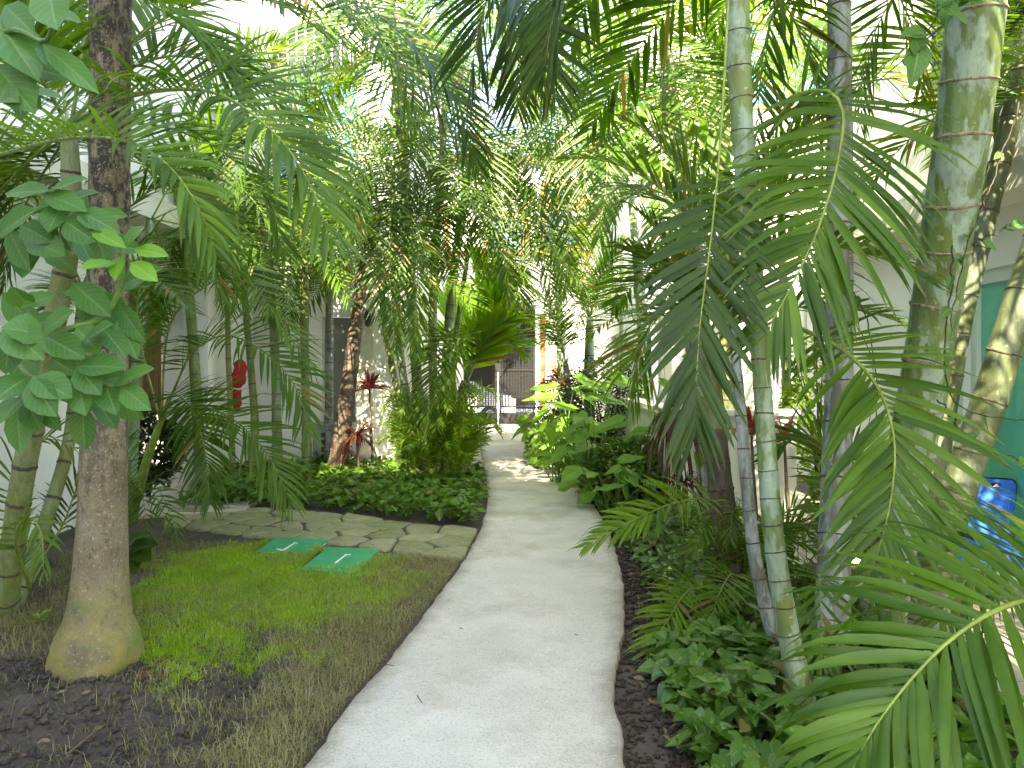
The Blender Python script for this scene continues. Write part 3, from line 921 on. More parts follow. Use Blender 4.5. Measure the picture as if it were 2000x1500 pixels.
# ------------------------------------------------------------------ car in the street
car = thing('parked_car', 'white car parked in the street beyond the iron gate', 'car', (-1.4, 25, -0.38))
cy0, cy1 = 24.1, 25.8
prof = [(-4.1, 0.28), (-4.12, 0.62), (-4.0, 0.92), (-3.3, 1.02), (-2.95, 1.40), (-2.4, 1.47), (-1.3, 1.45), (-0.72, 1.08), (-0.05, 0.95), (0.12, 0.75), (0.12, 0.40), (0.0, 0.26)]
def car_profile(pr, y0, y1, inset, z_in):
    n = len(pr)
    rows = []
    for yy, k in ((y0, 1), (y0 + 0.05, 0), (y1 - 0.05, 0), (y1, 1)):
        rows.append([(x, yy + (0.13 * max(0, z - 0.95) if yy < 25 else -0.13 * max(0, z - 0.95)), z - 0.38 - 0.02 * k) for x, z in pr])
    V = np.array(rows).reshape(-1, 3)
    F = [tuple(range(n)), tuple(range(3 * n, 4 * n))[::-1]]
    for r in range(3):
        for i in range(n):
            F.append((r * n + i, (r + 1) * n + i, (r + 1) * n + (i + 1) % n, r * n + (i + 1) % n))
    return V, F
obj('body', car_profile(prof, cy0, cy1, 0, 0), M['car_paint'], car)
def quad_y(pts, y):
    return np.array([(x, y + 0.13 * max(0, z - 0.95) - 0.006, z - 0.38) for x, z in pts]), [tuple(range(len(pts)))]
obj('window', quad_y([(-3.15, 1.04), (-2.88, 1.34), (-2.42, 1.39), (-2.36, 1.04)], cy0), M['glass_dark'], car)
obj('window', quad_y([(-2.30, 1.04), (-2.34, 1.39), (-1.40, 1.38), (-0.92, 1.06)], cy0), M['glass_dark'], car)
obj('windscreen', (np.array([(-1.27, cy0 + 0.2, 1.46 - 0.38), (-1.27, cy1 - 0.2, 1.46 - 0.38), (-0.70, cy1 - 0.14, 1.10 - 0.38), (-0.70, cy0 + 0.14, 1.10 - 0.38)]), [(0, 1, 2, 3)]), M['glass_dark'], car)
obj('mirror', box(-1.02, -0.86, cy0 - 0.14, cy0 + 0.02, 0.68, 0.82), M['car_paint'], car)
obj('headlight', box(-0.06, 0.126, cy0 + 0.03, cy0 + 0.35, 0.36, 0.50), M['glass_pale'], car)
def disc(c, r, y0, y1, n=20):
    t = np.linspace(0, 2 * math.pi, n, endpoint=False)
    V = np.vstack([np.c_[c[0] + r * np.cos(t), np.full(n, y0), c[1] + r * np.sin(t)], np.c_[c[0] + r * np.cos(t), np.full(n, y1), c[1] + r * np.sin(t)]])
    return V, [tuple(range(n)), tuple(range(n, 2 * n))[::-1]] + [(i, n + i, n + (i + 1) % n, (i + 1) % n) for i in range(n)]
for x in (-3.35, -0.75):
    for y0, y1 in ((cy0 - 0.02, cy0 + 0.2), (cy1 - 0.2, cy1 + 0.02)):
        w = obj('wheel', disc((x, -0.07), 0.31, y0, y1), M['tyre'], car)
        obj('rim', disc((x, -0.07), 0.19, y0 - 0.01, y0 + 0.004), M['grey_metal'], w)
obj('sill_trim', box(-4.0, 0.0, cy0 - 0.015, cy0 + 0.01, -0.10, 0.0), M['black'], car)

# ------------------------------------------------------------------ palm fronds
def leaflet_strips(B, D, T, L, W, droop, segs, fold, lrng, curl=0.0):
    """leaflets as strips: B base, D first direction, T rachis tangent, L length, W width -> V (m, segs+1, c, 3)"""
    m = len(B)
    prof = np.interp(np.linspace(0, 1, segs + 1), [0, 0.08, 0.3, 0.6, 0.85, 1.0], [0.35, 0.75, 1.0, 0.85, 0.45, 0.03])
    g = np.array([0, 0, -1.0])
    pos = B.copy()
    d = D.copy()
    rows = []
    dr = droop[:, None]
    for i in range(segs + 1):
        wd = T - (T * d).sum(1, keepdims=True) * d
        wd = nrm(wd)
        nn = np.cross(d, wd)
        hw = (W * prof[i])[:, None] * 0.5
        if fold:
            rows.append(np.stack([pos - wd * hw + nn * hw * 0.35, pos, pos + wd * hw + nn * hw * 0.35], 1))
        else:
            rows.append(np.stack([pos - wd * hw, pos + wd * hw], 1))
        pos = pos + d * (L / segs)[:, None]
        d = nrm(d + g * dr * 0.62 * (1.5 * ((i + 1) / segs) ** 1.6) / segs * 2.2)
    return np.stack(rows, 1)

def strip_faces(m, segs, c):
    base = np.arange((segs + 1) * c).reshape(segs + 1, c)
    q = np.stack([base[:-1, :-1], base[:-1, 1:], base[1:, 1:], base[1:, :-1]], -1).reshape(-1, 4)
    return (q[None] + (np.arange(m) * (segs + 1) * c)[:, None, None]).reshape(-1, 4)

def frond(parent, pts, n=42, L=0.5, W=0.034, droop=0.5, t0=0.22, a0=68, a1=24, vee=25, roll=0.0, segs=5, fold=True, r0=0.012,
          mat='palm', rmat='rachis', single=False, seed=0, prof=None, name='frond', facing=(0, -0.5, 0.87)):
    """one palm leaf: a tapering rachis along pts with n leaflets on each side"""
    lrng = np.random.default_rng(seed * 13 + 5)
    nc = 60
    c = catmull(pts, nc)
    T, S, N = frames(c, facing)
    if roll:
        cr, sr = math.cos(math.radians(roll)), math.sin(math.radians(roll))
        S, N = S * cr + N * sr, N * cr - S * sr
    total = np.linalg.norm(np.diff(c, axis=0), axis=1).sum()
    r_geo = tube(c[::3] if nc > 30 else c, [r0, r0 * 0.75, r0 * 0.45, r0 * 0.15], 22 if fold else 12, 6 if fold else 4)
    Bs, Ds, Ts, Ls, Ws = [], [], [], [], []
    for sd in (-1, 1):
        t = t0 + (1 - t0) * (np.arange(n) + (0.25 if sd > 0 else -0.1) + lrng.uniform(-0.25, 0.25, n)) / n
        t = np.clip(t, 0, 1)
        u = (t - t0) / (1 - t0)
        k = t * (nc - 1)
        def at(A):
            i = np.clip(np.floor(k).astype(int), 0, nc - 2)
            f = (k - i)[:, None]
            return A[i] * (1 - f) + A[i + 1] * f
        ang = np.radians(a0 + (a1 - a0) * u + lrng.normal(0, 3.5, n))
        ve = np.radians(vee * (1 - 0.4 * u) + lrng.normal(0, 7, n))
        tt, ss, nn = nrm(at(T)), nrm(at(S)), nrm(at(N))
        d = tt * np.cos(ang)[:, None] + np.sin(ang)[:, None] * (ss * sd * np.cos(ve)[:, None] + nn * np.sin(ve)[:, None])
        lp = np.interp(u, [0, 0.15, 0.4, 0.7, 0.9, 1.0], prof or [0.62, 0.9, 1.0, 0.82, 0.52, 0.33])
        Bs.append(at(c)); Ds.append(nrm(d)); Ts.append(tt)
        Ls.append(L * lp * lrng.uniform(0.9, 1.08, n))
        Ws.append(W * np.interp(u, [0, 0.2, 0.8, 1], [0.7, 1, 0.9, 0.55]) * lrng.uniform(0.85, 1.1, n))
    B, D, TT, LL, WW = np.vstack(Bs), np.vstack(Ds), np.vstack(Ts), np.hstack(Ls), np.hstack(Ws)
    ok = lrng.uniform(0, 1, len(B)) > 0.035
    B, D, TT, LL, WW = B[ok], D[ok], TT[ok], LL[ok], WW[ok]
    LL = LL * np.where(lrng.uniform(0, 1, len(B)) < 0.06, lrng.uniform(0.45, 0.9, len(B)), 1)
    dr = droop * lrng.uniform(0.6, 1.35, len(B)) * np.where(lrng.uniform(0, 1, len(B)) < 0.07, 2.4, 1)
    D = nrm(D + lrng.normal(0, 0.035, D.shape))
    V = leaflet_strips(B, D, TT, LL, WW, dr, segs, fold, lrng)
    m, ns, cc, _ = V.shape
    tip = np.broadcast_to(np.linspace(0, 1, ns)[None, :, None], (m, ns, cc))
    rnd = lrng.uniform(0, 1, m)
    if single:
        fr = link(name, make_mesh(name, *r_geo, smooth=True), M[rmat], parent)
        f1 = strip_faces(1, segs, cc)
        for i in range(m):
            me = make_mesh('leaflet', V[i].reshape(-1, 3), f1, True, fattr={'rnd': np.full(len(f1), rnd[i] * 0.94)}, vattr={'tip': tip[i].ravel() * (0.9 + 0.1 * rnd[i])})
            me.materials.append(M[mat])
            link('leaflet', me, None, fr)
        return fr
    Vl = V.reshape(-1, 3)
    Fl = strip_faces(m, segs, cc)
    rV, rF = r_geo
    nf = len(Fl)
    me = make_mesh(name, Vl, Fl, True, fattr={'rnd': np.repeat(rnd, nf // m)}, vattr={'tip': (tip * (0.9 + 0.1 * rnd[:, None, None])).ravel()})
    me.materials.append(M[mat])
    fr = link(name, me, None, parent)
    link('rachis', make_mesh('rachis', rV, rF, True), M[rmat], fr)
    return fr

def crown(parent, c, n, L, seed, el=(10, 70), az0=0.0, az=None, leaf=0.32, W=0.026, nl=30, segs=3, fold=False, mat='palm', rmat='rachis', sag=0.75, droop=0.6, r0=0.010, vee=22):
    crng = np.random.default_rng(seed)
    for i in range(n):
        a = az0 + i * 2.39996 + crng.uniform(-0.25, 0.25) if az is None else math.radians(az[i % len(az)]) + crng.uniform(-0.1, 0.1)
        e = math.radians(el[0] + (el[1] - el[0]) * ((i * 0.7549 + 0.3) % 1.0))
        Li = L * crng.uniform(0.8, 1.15)
        h = np.array([math.sin(a), math.cos(a), 0])
        t = np.linspace(0, 1, 7)[:, None]
        side = np.array([h[1], -h[0], 0]) * crng.uniform(-0.12, 0.12)
        k = sag * 0.85 * (0.75 + 0.5 * math.cos(e))
        pts = c + Li * (h * math.cos(e) * t + np.array([0, 0, 1.0]) * (math.sin(e) * t - k * 0.62 * t ** 2.1) + side * t ** 2)
        frond(parent, pts, nl, leaf * crng.uniform(0.88, 1.1), W, droop, 0.2, 66, 26, vee, crng.uniform(-18, 18), segs, fold, r0, mat, rmat, seed=seed * 31 + i, facing=(0, 0, 1))

def trunk(parent, pts, radii, mat, ring_gap=None, ring_mat='ring', sides=18, rows=70, seed=0, ring_h=0.010, to_z=None, flare=None):
    trng = np.random.default_rng(seed + 77)
    c = catmull(pts, rows)
    s = np.r_[0, np.cumsum(np.linalg.norm(np.diff(c, axis=0), axis=1))]
    r = np.interp(s / s[-1], np.linspace(0, 1, len(radii)), radii)
    rings = []
    if ring_gap:
        d = ring_gap * 0.5
        while d < s[-1] * 0.985:
            rings.append(d)
            d += ring_gap * trng.uniform(0.8, 1.2) * (1 + 0.5 * d / s[-1])
        for d in rings:
            r = r * (1 + 0.035 * np.exp(-((s - d) / 0.03) ** 2))
    T = nrm(np.gradient(c, axis=0))
    S = nrm(np.array([1.0, 0, 0])[None] - T * T[:, :1])
    N = np.cross(T, S)
    th = np.linspace(0, 2 * math.pi, sides, endpoint=False)
    wob = 1 + 0.025 * np.sin(th[None] * 2 + s[:, None] * 3 + seed) + (vnoise(th[None] * 1.6 + seed, s[:, None] * 4, seed) - 0.5) * 0.05
    if flare:
        wob = wob + flare * np.exp(-s[:, None] / 0.14) * (np.sin(th[None] * 5 + 0.6) * 0.5 + np.sin(th[None] * 3 - 1.0) * 0.6 + (vnoise(th[None] * 3, s[:, None] * 22, 9) - 0.5))
    V = c[:, None] + (r[:, None] * wob)[:, :, None] * (np.cos(th)[None, :, None] * S[:, None] + np.sin(th)[None, :, None] * N[:, None])
    F = []
    for i in range(rows - 1):
        for j in range(sides):
            k = (j + 1) % sides
            F.append((i * sides + j, i * sides + k, (i + 1) * sides + k, (i + 1) * sides + j))
    F.append(tuple((rows - 1) * sides + j for j in range(sides)))
    tr = obj('trunk', (V.reshape(-1, 3), F), mat, parent, smooth=True)
    for d in rings:
        i = min(rows - 2, int(np.searchsorted(s, d)))
        cc = np.array([np.interp(d, s, c[:, k]) for k in range(3)])
        tt, ss, nn = T[i], S[i], N[i]
        tl = trng.uniform(-0.10, 0.10, 2)
        rr = np.interp(d, s, r)
        hs = ring_h * trng.uniform(0.7, 1.3)
        V = []
        for dz, k in ((-1, 0.99), (-0.5, 1.045), (0.5, 1.05), (1, 0.99)):
            jag = (vnoise(th * 5 + d * 50, th * 0, 3) - 0.5) * hs * 0.9
            off = (dz * hs + jag + rr * (tl[0] * np.cos(th) + tl[1] * np.sin(th)))
            V.append(cc + (np.cos(th)[:, None] * ss + np.sin(th)[:, None] * nn) * (rr * k * wob[i])[:, None] + tt * off[:, None])
        V = np.vstack(V)
        F = [(a * sides + j, a * sides + (j + 1) % sides, (a + 1) * sides + (j + 1) % sides, (a + 1) * sides + j) for a in range(3) for j in range(sides)]
        obj('ring', (V, F), M[ring_mat], tr, smooth=True)
    return c[-1]

UP = np.array([0, 0, 1.0])

def PP(lst):
    return [P(*p) for p in lst]

# ------------------------------------------------------------------ the palms
# swollen grey-brown trunk on the left
big = thing('palm_tree', 'tall palm with thick grey-brown trunk and swollen mossy foot', 'palm tree', G(185, 1290))
bp = [(186, 1300, 3.66), (190, 1255, 3.66), (193, 1200, 3.66), (196, 1130, 3.66), (200, 1000, 3.66), (205, 800, 3.66), (210, 560, 3.66), (214, 300, 3.66), (216, 60, 3.66), (217, -200, 3.66), (218, -560, 3.66)]
bc = np.array(PP(bp))
bs = np.r_[0, np.cumsum(np.linalg.norm(np.diff(bc, axis=0), axis=1))]
br = np.array([0.220, 0.220, 0.158, 0.130, 0.113, 0.103, 0.098, 0.096, 0.095, 0.094, 0.09])
trunk(big, [tuple(p) for p in bc], list(np.interp(np.linspace(0, bs[-1], 60), bs, br)), M['swollen'], None, sides=48, rows=160, seed=3, flare=0.07)
crown(big, P(218, -560, 3.66), 9, 2.6, 41, (0, 75), leaf=0.55, W=0.04, nl=34, mat='palm_dark')

# clumping palms, left edge
pl1 = thing('palm_tree', 'leaning green stemmed palm at the left edge, nearest its broad leaves', 'palm tree', G(10, 1195))
top = trunk(pl1, PP([(8, 1200, 4.35), (40, 960, 4.2), (75, 780, 4.1), (128, 520, 3.95), (140, 420, 3.9), (135, 250, 3.85)]), [0.075, 0.062, 0.06, 0.062, 0.055, 0.04], M['bark_olive'], 0.2, seed=4)
H = dict(single=True, segs=6, fold=True)
frond(pl1, PP([(150, 235, 3.8), (230, 195, 3.6), (330, 175, 3.4), (430, 185, 3.25), (530, 255, 3.1), (600, 350, 3.05), (650, 480, 3.0)]), 48, 0.56, 0.032, 1.2, 0.12, 74, 24, 35, 0, r0=0.014, seed=1, **H)
frond(pl1, PP([(-120, 330, 3.4), (0, 302, 3.2), (120, 272, 3.0), (230, 272, 2.85), (320, 315, 2.75), (385, 400, 2.7), (425, 500, 2.7)]), 42, 0.44, 0.031, 1.3, 0.10, 76, 26, 45, 0, r0=0.012, seed=2, **H)
frond(pl1, PP([(120, 220, 3.8), (60, 120, 3.5), (0, 20, 3.3), (-60, -60, 3.2)]), 36, 0.5, 0.036, 0.7, 0.2, seed=3, mat='palm')
frond(pl1, PP([(140, 240, 3.85), (170, 60, 3.9), (215, -80, 3.9), (330, -150, 3.8), (470, -110, 3.7), (560, 10, 3.6)]), 44, 0.5, 0.036, 0.8, 0.2, seed=4)
frond(pl1, PP([(140, 250, 3.85), (250, 90, 4.2), (380, 10, 4.5), (520, 0, 4.7), (640, 70, 4.9)]), 42, 0.5, 0.034, 0.8, 0.2, seed=5)
frond(pl1, PP([(150, 260, 3.85), (240, 290, 4.1), (330, 360, 4.3), (400, 470, 4.4), (430, 580, 4.5)]), 40, 0.45, 0.034, 0.9, 0.15, seed=6, mat='palm')
frond(pl1, PP([(120, 260, 3.85), (40, 330, 4.2), (-40, 430, 4.4), (-80, 560, 4.4)]), 36, 0.5, 0.034, 0.9, 0.15, seed=7, mat='palm')
frond(pl1, PP([(130, 250, 3.9), (60, 300, 4.4), (20, 420, 4.6), (10, 560, 4.7)]), 36, 0.5, 0.034, 0.9, 0.15, seed=8, mat='palm_dark')

pl2 = thing('palm_tree', 'thin bright green palm stem just left of the swollen trunk', 'palm tree', G(25, 1180))
trunk(pl2, PP([(28, 1185, 4.5), (92, 1010, 4.8), (135, 860, 5.0), (150, 700, 5.1), (160, 560, 5.2)]), [0.05, 0.045, 0.04, 0.035, 0.025], M['bark_olive'], 0.24, seed=5, sides=12)
crown(pl2, P(160, 560, 5.2), 9, 1.5, 43, (15, 75), leaf=0.36, W=0.028, nl=34, segs=4)
frond(pl2, PP([(60, 1150, 4.3), (30, 1060, 4.0), (50, 1010, 3.9), (80, 1040, 3.85), (85, 1130, 3.8)]), 20, 0.22, 0.020, 1.2, 0.2, seed=9, mat='palm')
frond(pl2, PP([(40, 1150, 4.6), (20, 940, 4.6), (80, 860, 4.6), (150, 880, 4.6), (175, 960, 4.6)]), 24, 0.28, 0.020, 0.9, 0.25, seed=10, mat='palm')
frond(pl2, PP([(40, 1160, 4.8), (120, 1030, 5.0), (160, 950, 5.1), (250, 960, 5.2)]), 24, 0.28, 0.02, 0.9, 0.25, seed=11, mat='palm_dark')

pl3 = thing('palm_tree', 'young palm with yellow-green stalk just right of the swollen trunk', 'palm tree', G(262, 1010))
obj('trunk', tube(PP([(258, 1015, 6.9), (268, 965, 6.85), (290, 890, 6.8), (315, 820, 6.75)]), [0.05, 0.045, 0.04, 0.028], 20, 12), M['rachis'], pl3, smooth=True)
frond(pl3, PP([(312, 830, 6.75), (345, 750, 6.6), (375, 690, 6.4), (440, 655, 6.1), (520, 690, 5.9), (580, 760, 5.8), (605, 850, 5.75)]), 48, 0.60, 0.030, 0.9, 0.22, 72, 24, 25, seed=21, segs=5, mat='palm')
frond(pl3, PP([(315, 820, 6.75), (340, 800, 6.5), (400, 795, 6.2), (470, 830, 6.0), (530, 900, 5.9), (570, 990, 5.9)]), 46, 0.56, 0.030, 0.9, 0.18, 72, 24, 22, seed=22, segs=5, mat='palm')
frond(pl3, PP([(318, 815, 6.75), (335, 770, 6.4), (375, 800, 6.2), (400, 880, 6.05), (410, 985, 6.0)]), 44, 0.50, 0.029, 0.8, 0.2, seed=23, segs=5, mat='palm')
frond(pl3, PP([(315, 820, 6.75), (330, 640, 6.6), (400, 560, 6.3), (500, 515, 6.0), (610, 490, 5.8), (720, 510, 5.6)]), 48, 0.56, 0.028, 0.7, 0.2, 70, 24, 40, seed=24, segs=5, mat='palm')
frond(pl3, PP([(312, 820, 6.75), (270, 640, 6.8), (280, 540, 6.8), (340, 470, 6.8)]), 36, 0.42, 0.03, 0.7, 0.3, seed=25, segs=4, mat='palm')
frond(pl3, PP([(262, 1000, 6.7), (245, 900, 6.4), (230, 870, 6.2), (215, 930, 6.1), (210, 1000, 6.1)]), 22, 0.3, 0.022, 0.9, 0.25, seed=26, mat='palm')
for k, (dx, dy) in enumerate(((30, 60), (-20, 40), (60, 20), (-60, 70), (80, 80))):
    frond(pl3, PP([(255, 1030, 6.3), (255 + dx * 0.5, 960 - dy * 0.2, 6.1), (255 + dx, 985 + dy * 0.3, 5.9), (255 + dx * 1.2, 1040 + dy * 0.5, 5.75)]), 16, 0.22, 0.018, 1.0, 0.15, seed=27 + k, mat='palm', r0=0.006)

# slender stems in the middle left
def slim_palm(label, pts, rad, bark, seed, nf, L, leaf=0.36, W=0.028, gap=0.16, el=(-5, 70), nl=30, mat='palm', sag=0.8, segs=4, az=None):
    base = P(*pts[0])
    t = thing('palm_tree', label, 'palm tree', (base[0], base[1], 0.0))
    top = trunk(t, PP(pts), rad, M[bark], gap, seed=seed, sides=12, rows=46, ring_h=0.007)
    crown(t, top, max(7, nf - 3), L * 1.25, seed + 100, el, leaf=leaf * 1.35, W=W * 1.12, nl=nl, mat=mat, sag=sag, segs=segs, az=az)
    return t, top
s1, _ = slim_palm('slim dark palm stem beside the hanging red cloth', [(490, 935, 9.6), (498, 840, 9.6), (490, 720, 9.6), (478, 580, 9.6), (470, 420, 9.6)], [0.06, 0.05, 0.046, 0.042, 0.03], 'bark_olive', 11, 11, 1.9)
s2, _ = slim_palm('straight grey-green palm stem, second from the hanging red cloth', [(542, 930, 9.9), (540, 800, 9.9), (535, 640, 9.9), (524, 500, 9.9), (515, 330, 9.9)], [0.075, 0.062, 0.06, 0.055, 0.03], 'bark_near', 12, 11, 2.1)
s3, _ = slim_palm('pale smooth palm stem with green shaft left of the brown leaning palm', [(600, 925, 10.2), (598, 800, 10.2), (595, 650, 10.2), (594, 500, 10.2), (590, 320, 10.2)], [0.075, 0.06, 0.06, 0.062, 0.03], 'bark_olive', 13, 11, 2.1)
s3b, _ = slim_palm('thin bent palm stem between the blind and the red cloth', [(455, 940, 9.2), (452, 830, 9.2), (446, 700, 9.2), (440, 560, 9.2), (400, 400, 9.2)], [0.04, 0.035, 0.033, 0.03, 0.02], 'bark_olive', 14, 8, 1.6, mat='palm_dark')
s4, _ = slim_palm('leaning brown trunked palm in the leafy bed', [(655, 935, 9.8), (668, 850, 9.8), (685, 720, 9.8), (702, 580, 9.8), (722, 470, 9.8), (742, 400, 9.8)], [0.14, 0.115, 0.10, 0.085, 0.08, 0.06], 'bark_brown', 15, 13, 2.1, leaf=0.42, mat='palm_dark', gap=0.12)

# the central clump
clump = [
    ('slender palm stem at the left of the central clump', [(820, 940, 9.6), (800, 870, 9.6), (775, 760, 9.6), (752, 640, 9.6), (738, 500, 9.6)], 0.055, 9),
    ('green ringed palm stem leaning left in the central clump', [(835, 940, 9.4), (815, 860, 9.4), (790, 750, 9.4), (775, 620, 9.4), (770, 480, 9.4), (765, 330, 9.4)], 0.065, 11),
    ('straight green palm stem in the middle of the central clump', [(850, 945, 9.3), (848, 820, 9.3), (845, 650, 9.3), (850, 500, 9.3), (862, 340, 9.3), (870, 200, 9.3)], 0.07, 11),
    ('tall pale palm stem leaning right over the central clump', [(868, 940, 9.5), (868, 800, 9.5), (878, 620, 9.5), (893, 480, 9.5), (915, 350, 9.5), (940, 240, 9.5)], 0.075, 12),
    ('thin palm stem at the right of the central clump', [(885, 940, 9.9), (888, 800, 9.9), (886, 700, 9.9), (905, 560, 9.9), (920, 450, 9.9)], 0.05, 8)]
cts = []
for i, (lab, pts, r, nf) in enumerate(clump):
    t, tp = slim_palm(lab, pts, [r, r * 0.85, r * 0.8, r * 0.75, r * 0.5], 'bark_near' if i % 2 else 'bark_olive', 30 + i, nf, 2.0, leaf=0.46, W=0.030, gap=0.17, nl=34, mat=('palm', 'palm_dark')[i % 2], el=(0, 72), sag=0.75)
    cts.append(t)
# hanging fronds seen in front of the clump
frond(cts[2], PP([(800, 330, 9.0), (770, 380, 8.6), (760, 480, 8.4), (765, 600, 8.3), (775, 690, 8.3)]), 44, 0.5, 0.034, 0.5, 0.15, 60, 22, 15, seed=51)
frond(cts[2], PP([(850, 400, 9.0), (820, 440, 8.6), (815, 540, 8.4), (812, 640, 8.3), (815, 700, 8.3)]), 44, 0.48, 0.034, 0.5, 0.15, 60, 22, 15, seed=52)
frond(cts[4], PP([(885, 700, 9.5), (870, 650, 9.1), (850, 690, 8.9), (838, 770, 8.8), (835, 850, 8.8)]), 38, 0.42, 0.03, 0.6, 0.15, seed=53)
frond(cts[4], PP([(890, 720, 9.4), (900, 660, 9.1), (880, 700, 8.8), (860, 790, 8.7)]), 34, 0.42, 0.03, 0.6, 0.15, seed=54)
frond(cts[3], PP([(940, 240, 9.5), (980, 200, 9.2), (1040, 240, 9.0), (1080, 320, 8.9), (1095, 430, 8.8)]), 44, 0.6, 0.034, 0.8, 0.15, seed=55, mat='palm_dark')
frond(cts[3], PP([(940, 240, 9.5), (990, 270, 9.1), (1040, 330, 8.8), (1045, 420, 8.6), (1035, 510, 8.5)]), 42, 0.6, 0.034, 0.6, 0.15, seed=56, mat='palm_dark')
frond(cts[3], PP([(940, 245, 9.5), (975, 330, 9.3), (1000, 420, 9.2), (1060, 510, 9.1), (1080, 600, 9.0)]), 42, 0.55, 0.03, 0.6, 0.15, seed=57)
# bushy young shoots at its foot
bush = thing('palm_bush', 'bushy mass of young palm shoots at the foot of the central clump', 'palm bush', G(860, 945))
brng = np.random.default_rng(9)
for i in range(64):
    a = brng.uniform(0, 2 * math.pi)
    rr = brng.uniform(0.05, 0.4)
    b = P(850, 945, 9.2) + np.array([rr * math.cos(a), rr * math.sin(a) * 0.8, 0.1])
    b[2] = 0.02
    hgt = brng.uniform(0.45, 1.30)
    out = brng.uniform(0.15, 0.46)
    d = np.array([math.cos(a), math.sin(a), 0])
    pts = [b, b + d * out * 0.3 + UP * hgt * 0.6, b + d * out * 0.75 + UP * hgt * 0.95, b + d * out * 1.25 + UP * hgt * 0.82]
    frond(bush, pts, 24, brng.uniform(0.20, 0.34), 0.020, 0.8, 0.3, 62, 24, 25, seed=400 + i, segs=3, fold=False, r0=0.006, mat=('palm', 'palm_young')[int(brng.random() < 0.45)])

# bright young coconut-like palm by the gate
fan = thing('palm_tree', 'bright green young palm with broad pleated leaves by the gate', 'palm tree', P(905, 850, 12.6) * np.array([1, 1, 0]))
trunk(fan, PP([(880, 862, 12.6), (895, 800, 12.6), (912, 745, 12.6)]), [0.16, 0.13, 0.10], M['bark_brown'], 0.1, sides=12, rows=24, seed=8)
for k, (pts, roll) in enumerate((
    ([(912, 745, 12.6), (935, 690, 12.4), (955, 620, 12.2), (950, 540, 12.0), (930, 500, 11.9)], 60),
    ([(912, 745, 12.6), (935, 690, 12.3), (965, 640, 12.0), (995, 615, 11.8), (1020, 625, 11.6)], 25),
    ([(912, 745, 12.6), (935, 700, 12.4), (962, 670, 12.2), (990, 665, 12.1), (1008, 680, 12.0)], 15),
    ([(912, 745, 12.6), (925, 680, 12.7), (935, 590, 12.8), (985, 540, 12.9), (1030, 560, 12.9)], 30),
    ([(912, 745, 12.6), (905, 680, 12.8), (880, 610, 13.0), (850, 570, 13.0)], -30),
    ([(912, 745, 12.6), (935, 690, 12.0), (970, 640, 11.6), (1000, 625, 11.3)], 55),
    ([(912, 745, 12.6), (940, 660, 12.0), (970, 590, 11.7), (1000, 560, 11.5)], 75),
    ([(912, 745, 12.6), (900, 690, 12.3), (870, 660, 12.0), (845, 680, 11.9)], -20))):
    frond(fan, PP(pts), 36, 0.78, 0.095, 0.35, 0.22, 48, 10, 18, roll, segs=4, fold=True, r0=0.022, seed=60 + k, mat='fan', prof=[0.8, 1, 1, 0.9, 0.7, 0.5])

# ------- right side
for (bx0, by0, hh, sd, lab) in ((1.9, -0.7, 4.3, 501, 'unseen palm added behind the viewpoint to dapple the sun, nearer the path'), (3.0, -0.2, 4.9, 502, 'unseen palm added behind the viewpoint to dapple the sun, by the terrace house')):
    tb = thing('palm_tree', lab, 'palm tree', (bx0, by0, 0))  # out of view, added to break up sunlight on the right side
    tp = trunk(tb, [(bx0, by0, 0), (bx0 + 0.05, by0, hh * 0.5), (bx0, by0 - 0.05, hh)], [0.11, 0.09, 0.07], M['bark_olive'], 0.2, sides=12, rows=40, seed=sd)
    crown(tb, tp, 13, 2.1, sd, (-5, 75), leaf=0.5, W=0.036, nl=36, segs=3)
r1 = thing('palm_tree', 'slender green ringed palm stem nearest the path on the right', 'palm tree', G(1590, 1440))
r1p = [(1594, 1450, 2.88), (1560, 1330, 2.92), (1530, 1180, 2.96), (1508, 1020, 3.0), (1492, 800, 3.04), (1478, 600, 3.06), (1462, 420, 3.08), (1450, 250, 3.1), (1442, 60, 3.1), (1438, -200, 3.1), (1436, -420, 3.1)]
trunk(r1, PP(r1p), [0.050, 0.044, 0.042, 0.040, 0.037, 0.038, 0.044, 0.050, 0.052, 0.048, 0.04], M['bark_near'], 0.115, seed=21, sides=24, rows=170, ring_h=0.0032)
frond(r1, PP([(1436, -420, 3.1), (1425, -60, 2.95), (1408, 260, 2.75), (1388, 470, 2.6), (1366, 640, 2.5), (1360, 760, 2.45), (1358, 850, 2.45)]), 25, 0.34, 0.033, 0.4, 0.66, 62, 18, 6, 0, r0=0.010, seed=71, facing=(0.05, -0.97, 0.25), mat='palm_silhouette', rmat='rachis', prof=[0.75, 1, 1, 0.95, 0.8, 0.6], **H)
frond(r1, PP([(1436, -420, 3.1), (1330, -360, 3.4), (1180, -200, 3.7), (1090, 0, 3.9), (1060, 150, 4.0)]), 44, 0.6, 0.036, 0.6, 0.15, seed=72, mat='palm_dark')
crown(r1, P(1436, -430, 3.1), 9, 1.9, 73, (5, 75), leaf=0.5, W=0.036, nl=38, mat='palm', segs=4)

r2 = thing('palm_tree', 'thin bluish palm stem beside the nearest ringed palm', 'palm tree', G(1535, 1320))
trunk(r2, PP([(1538, 1325, 3.45), (1505, 1220, 3.5), (1475, 1090, 3.55), (1458, 940, 3.6), (1446, 800, 3.65), (1432, 640, 3.75), (1424, 520, 3.85)]), [0.036, 0.034, 0.033, 0.030, 0.027, 0.024, 0.016], M['bark_grey'], 0.13, seed=22, sides=16, rows=90, ring_h=0.0035)
crown(r2, P(1424, 520, 3.85), 8, 1.3, 74, (15, 80), leaf=0.36, W=0.03, nl=32, segs=4)

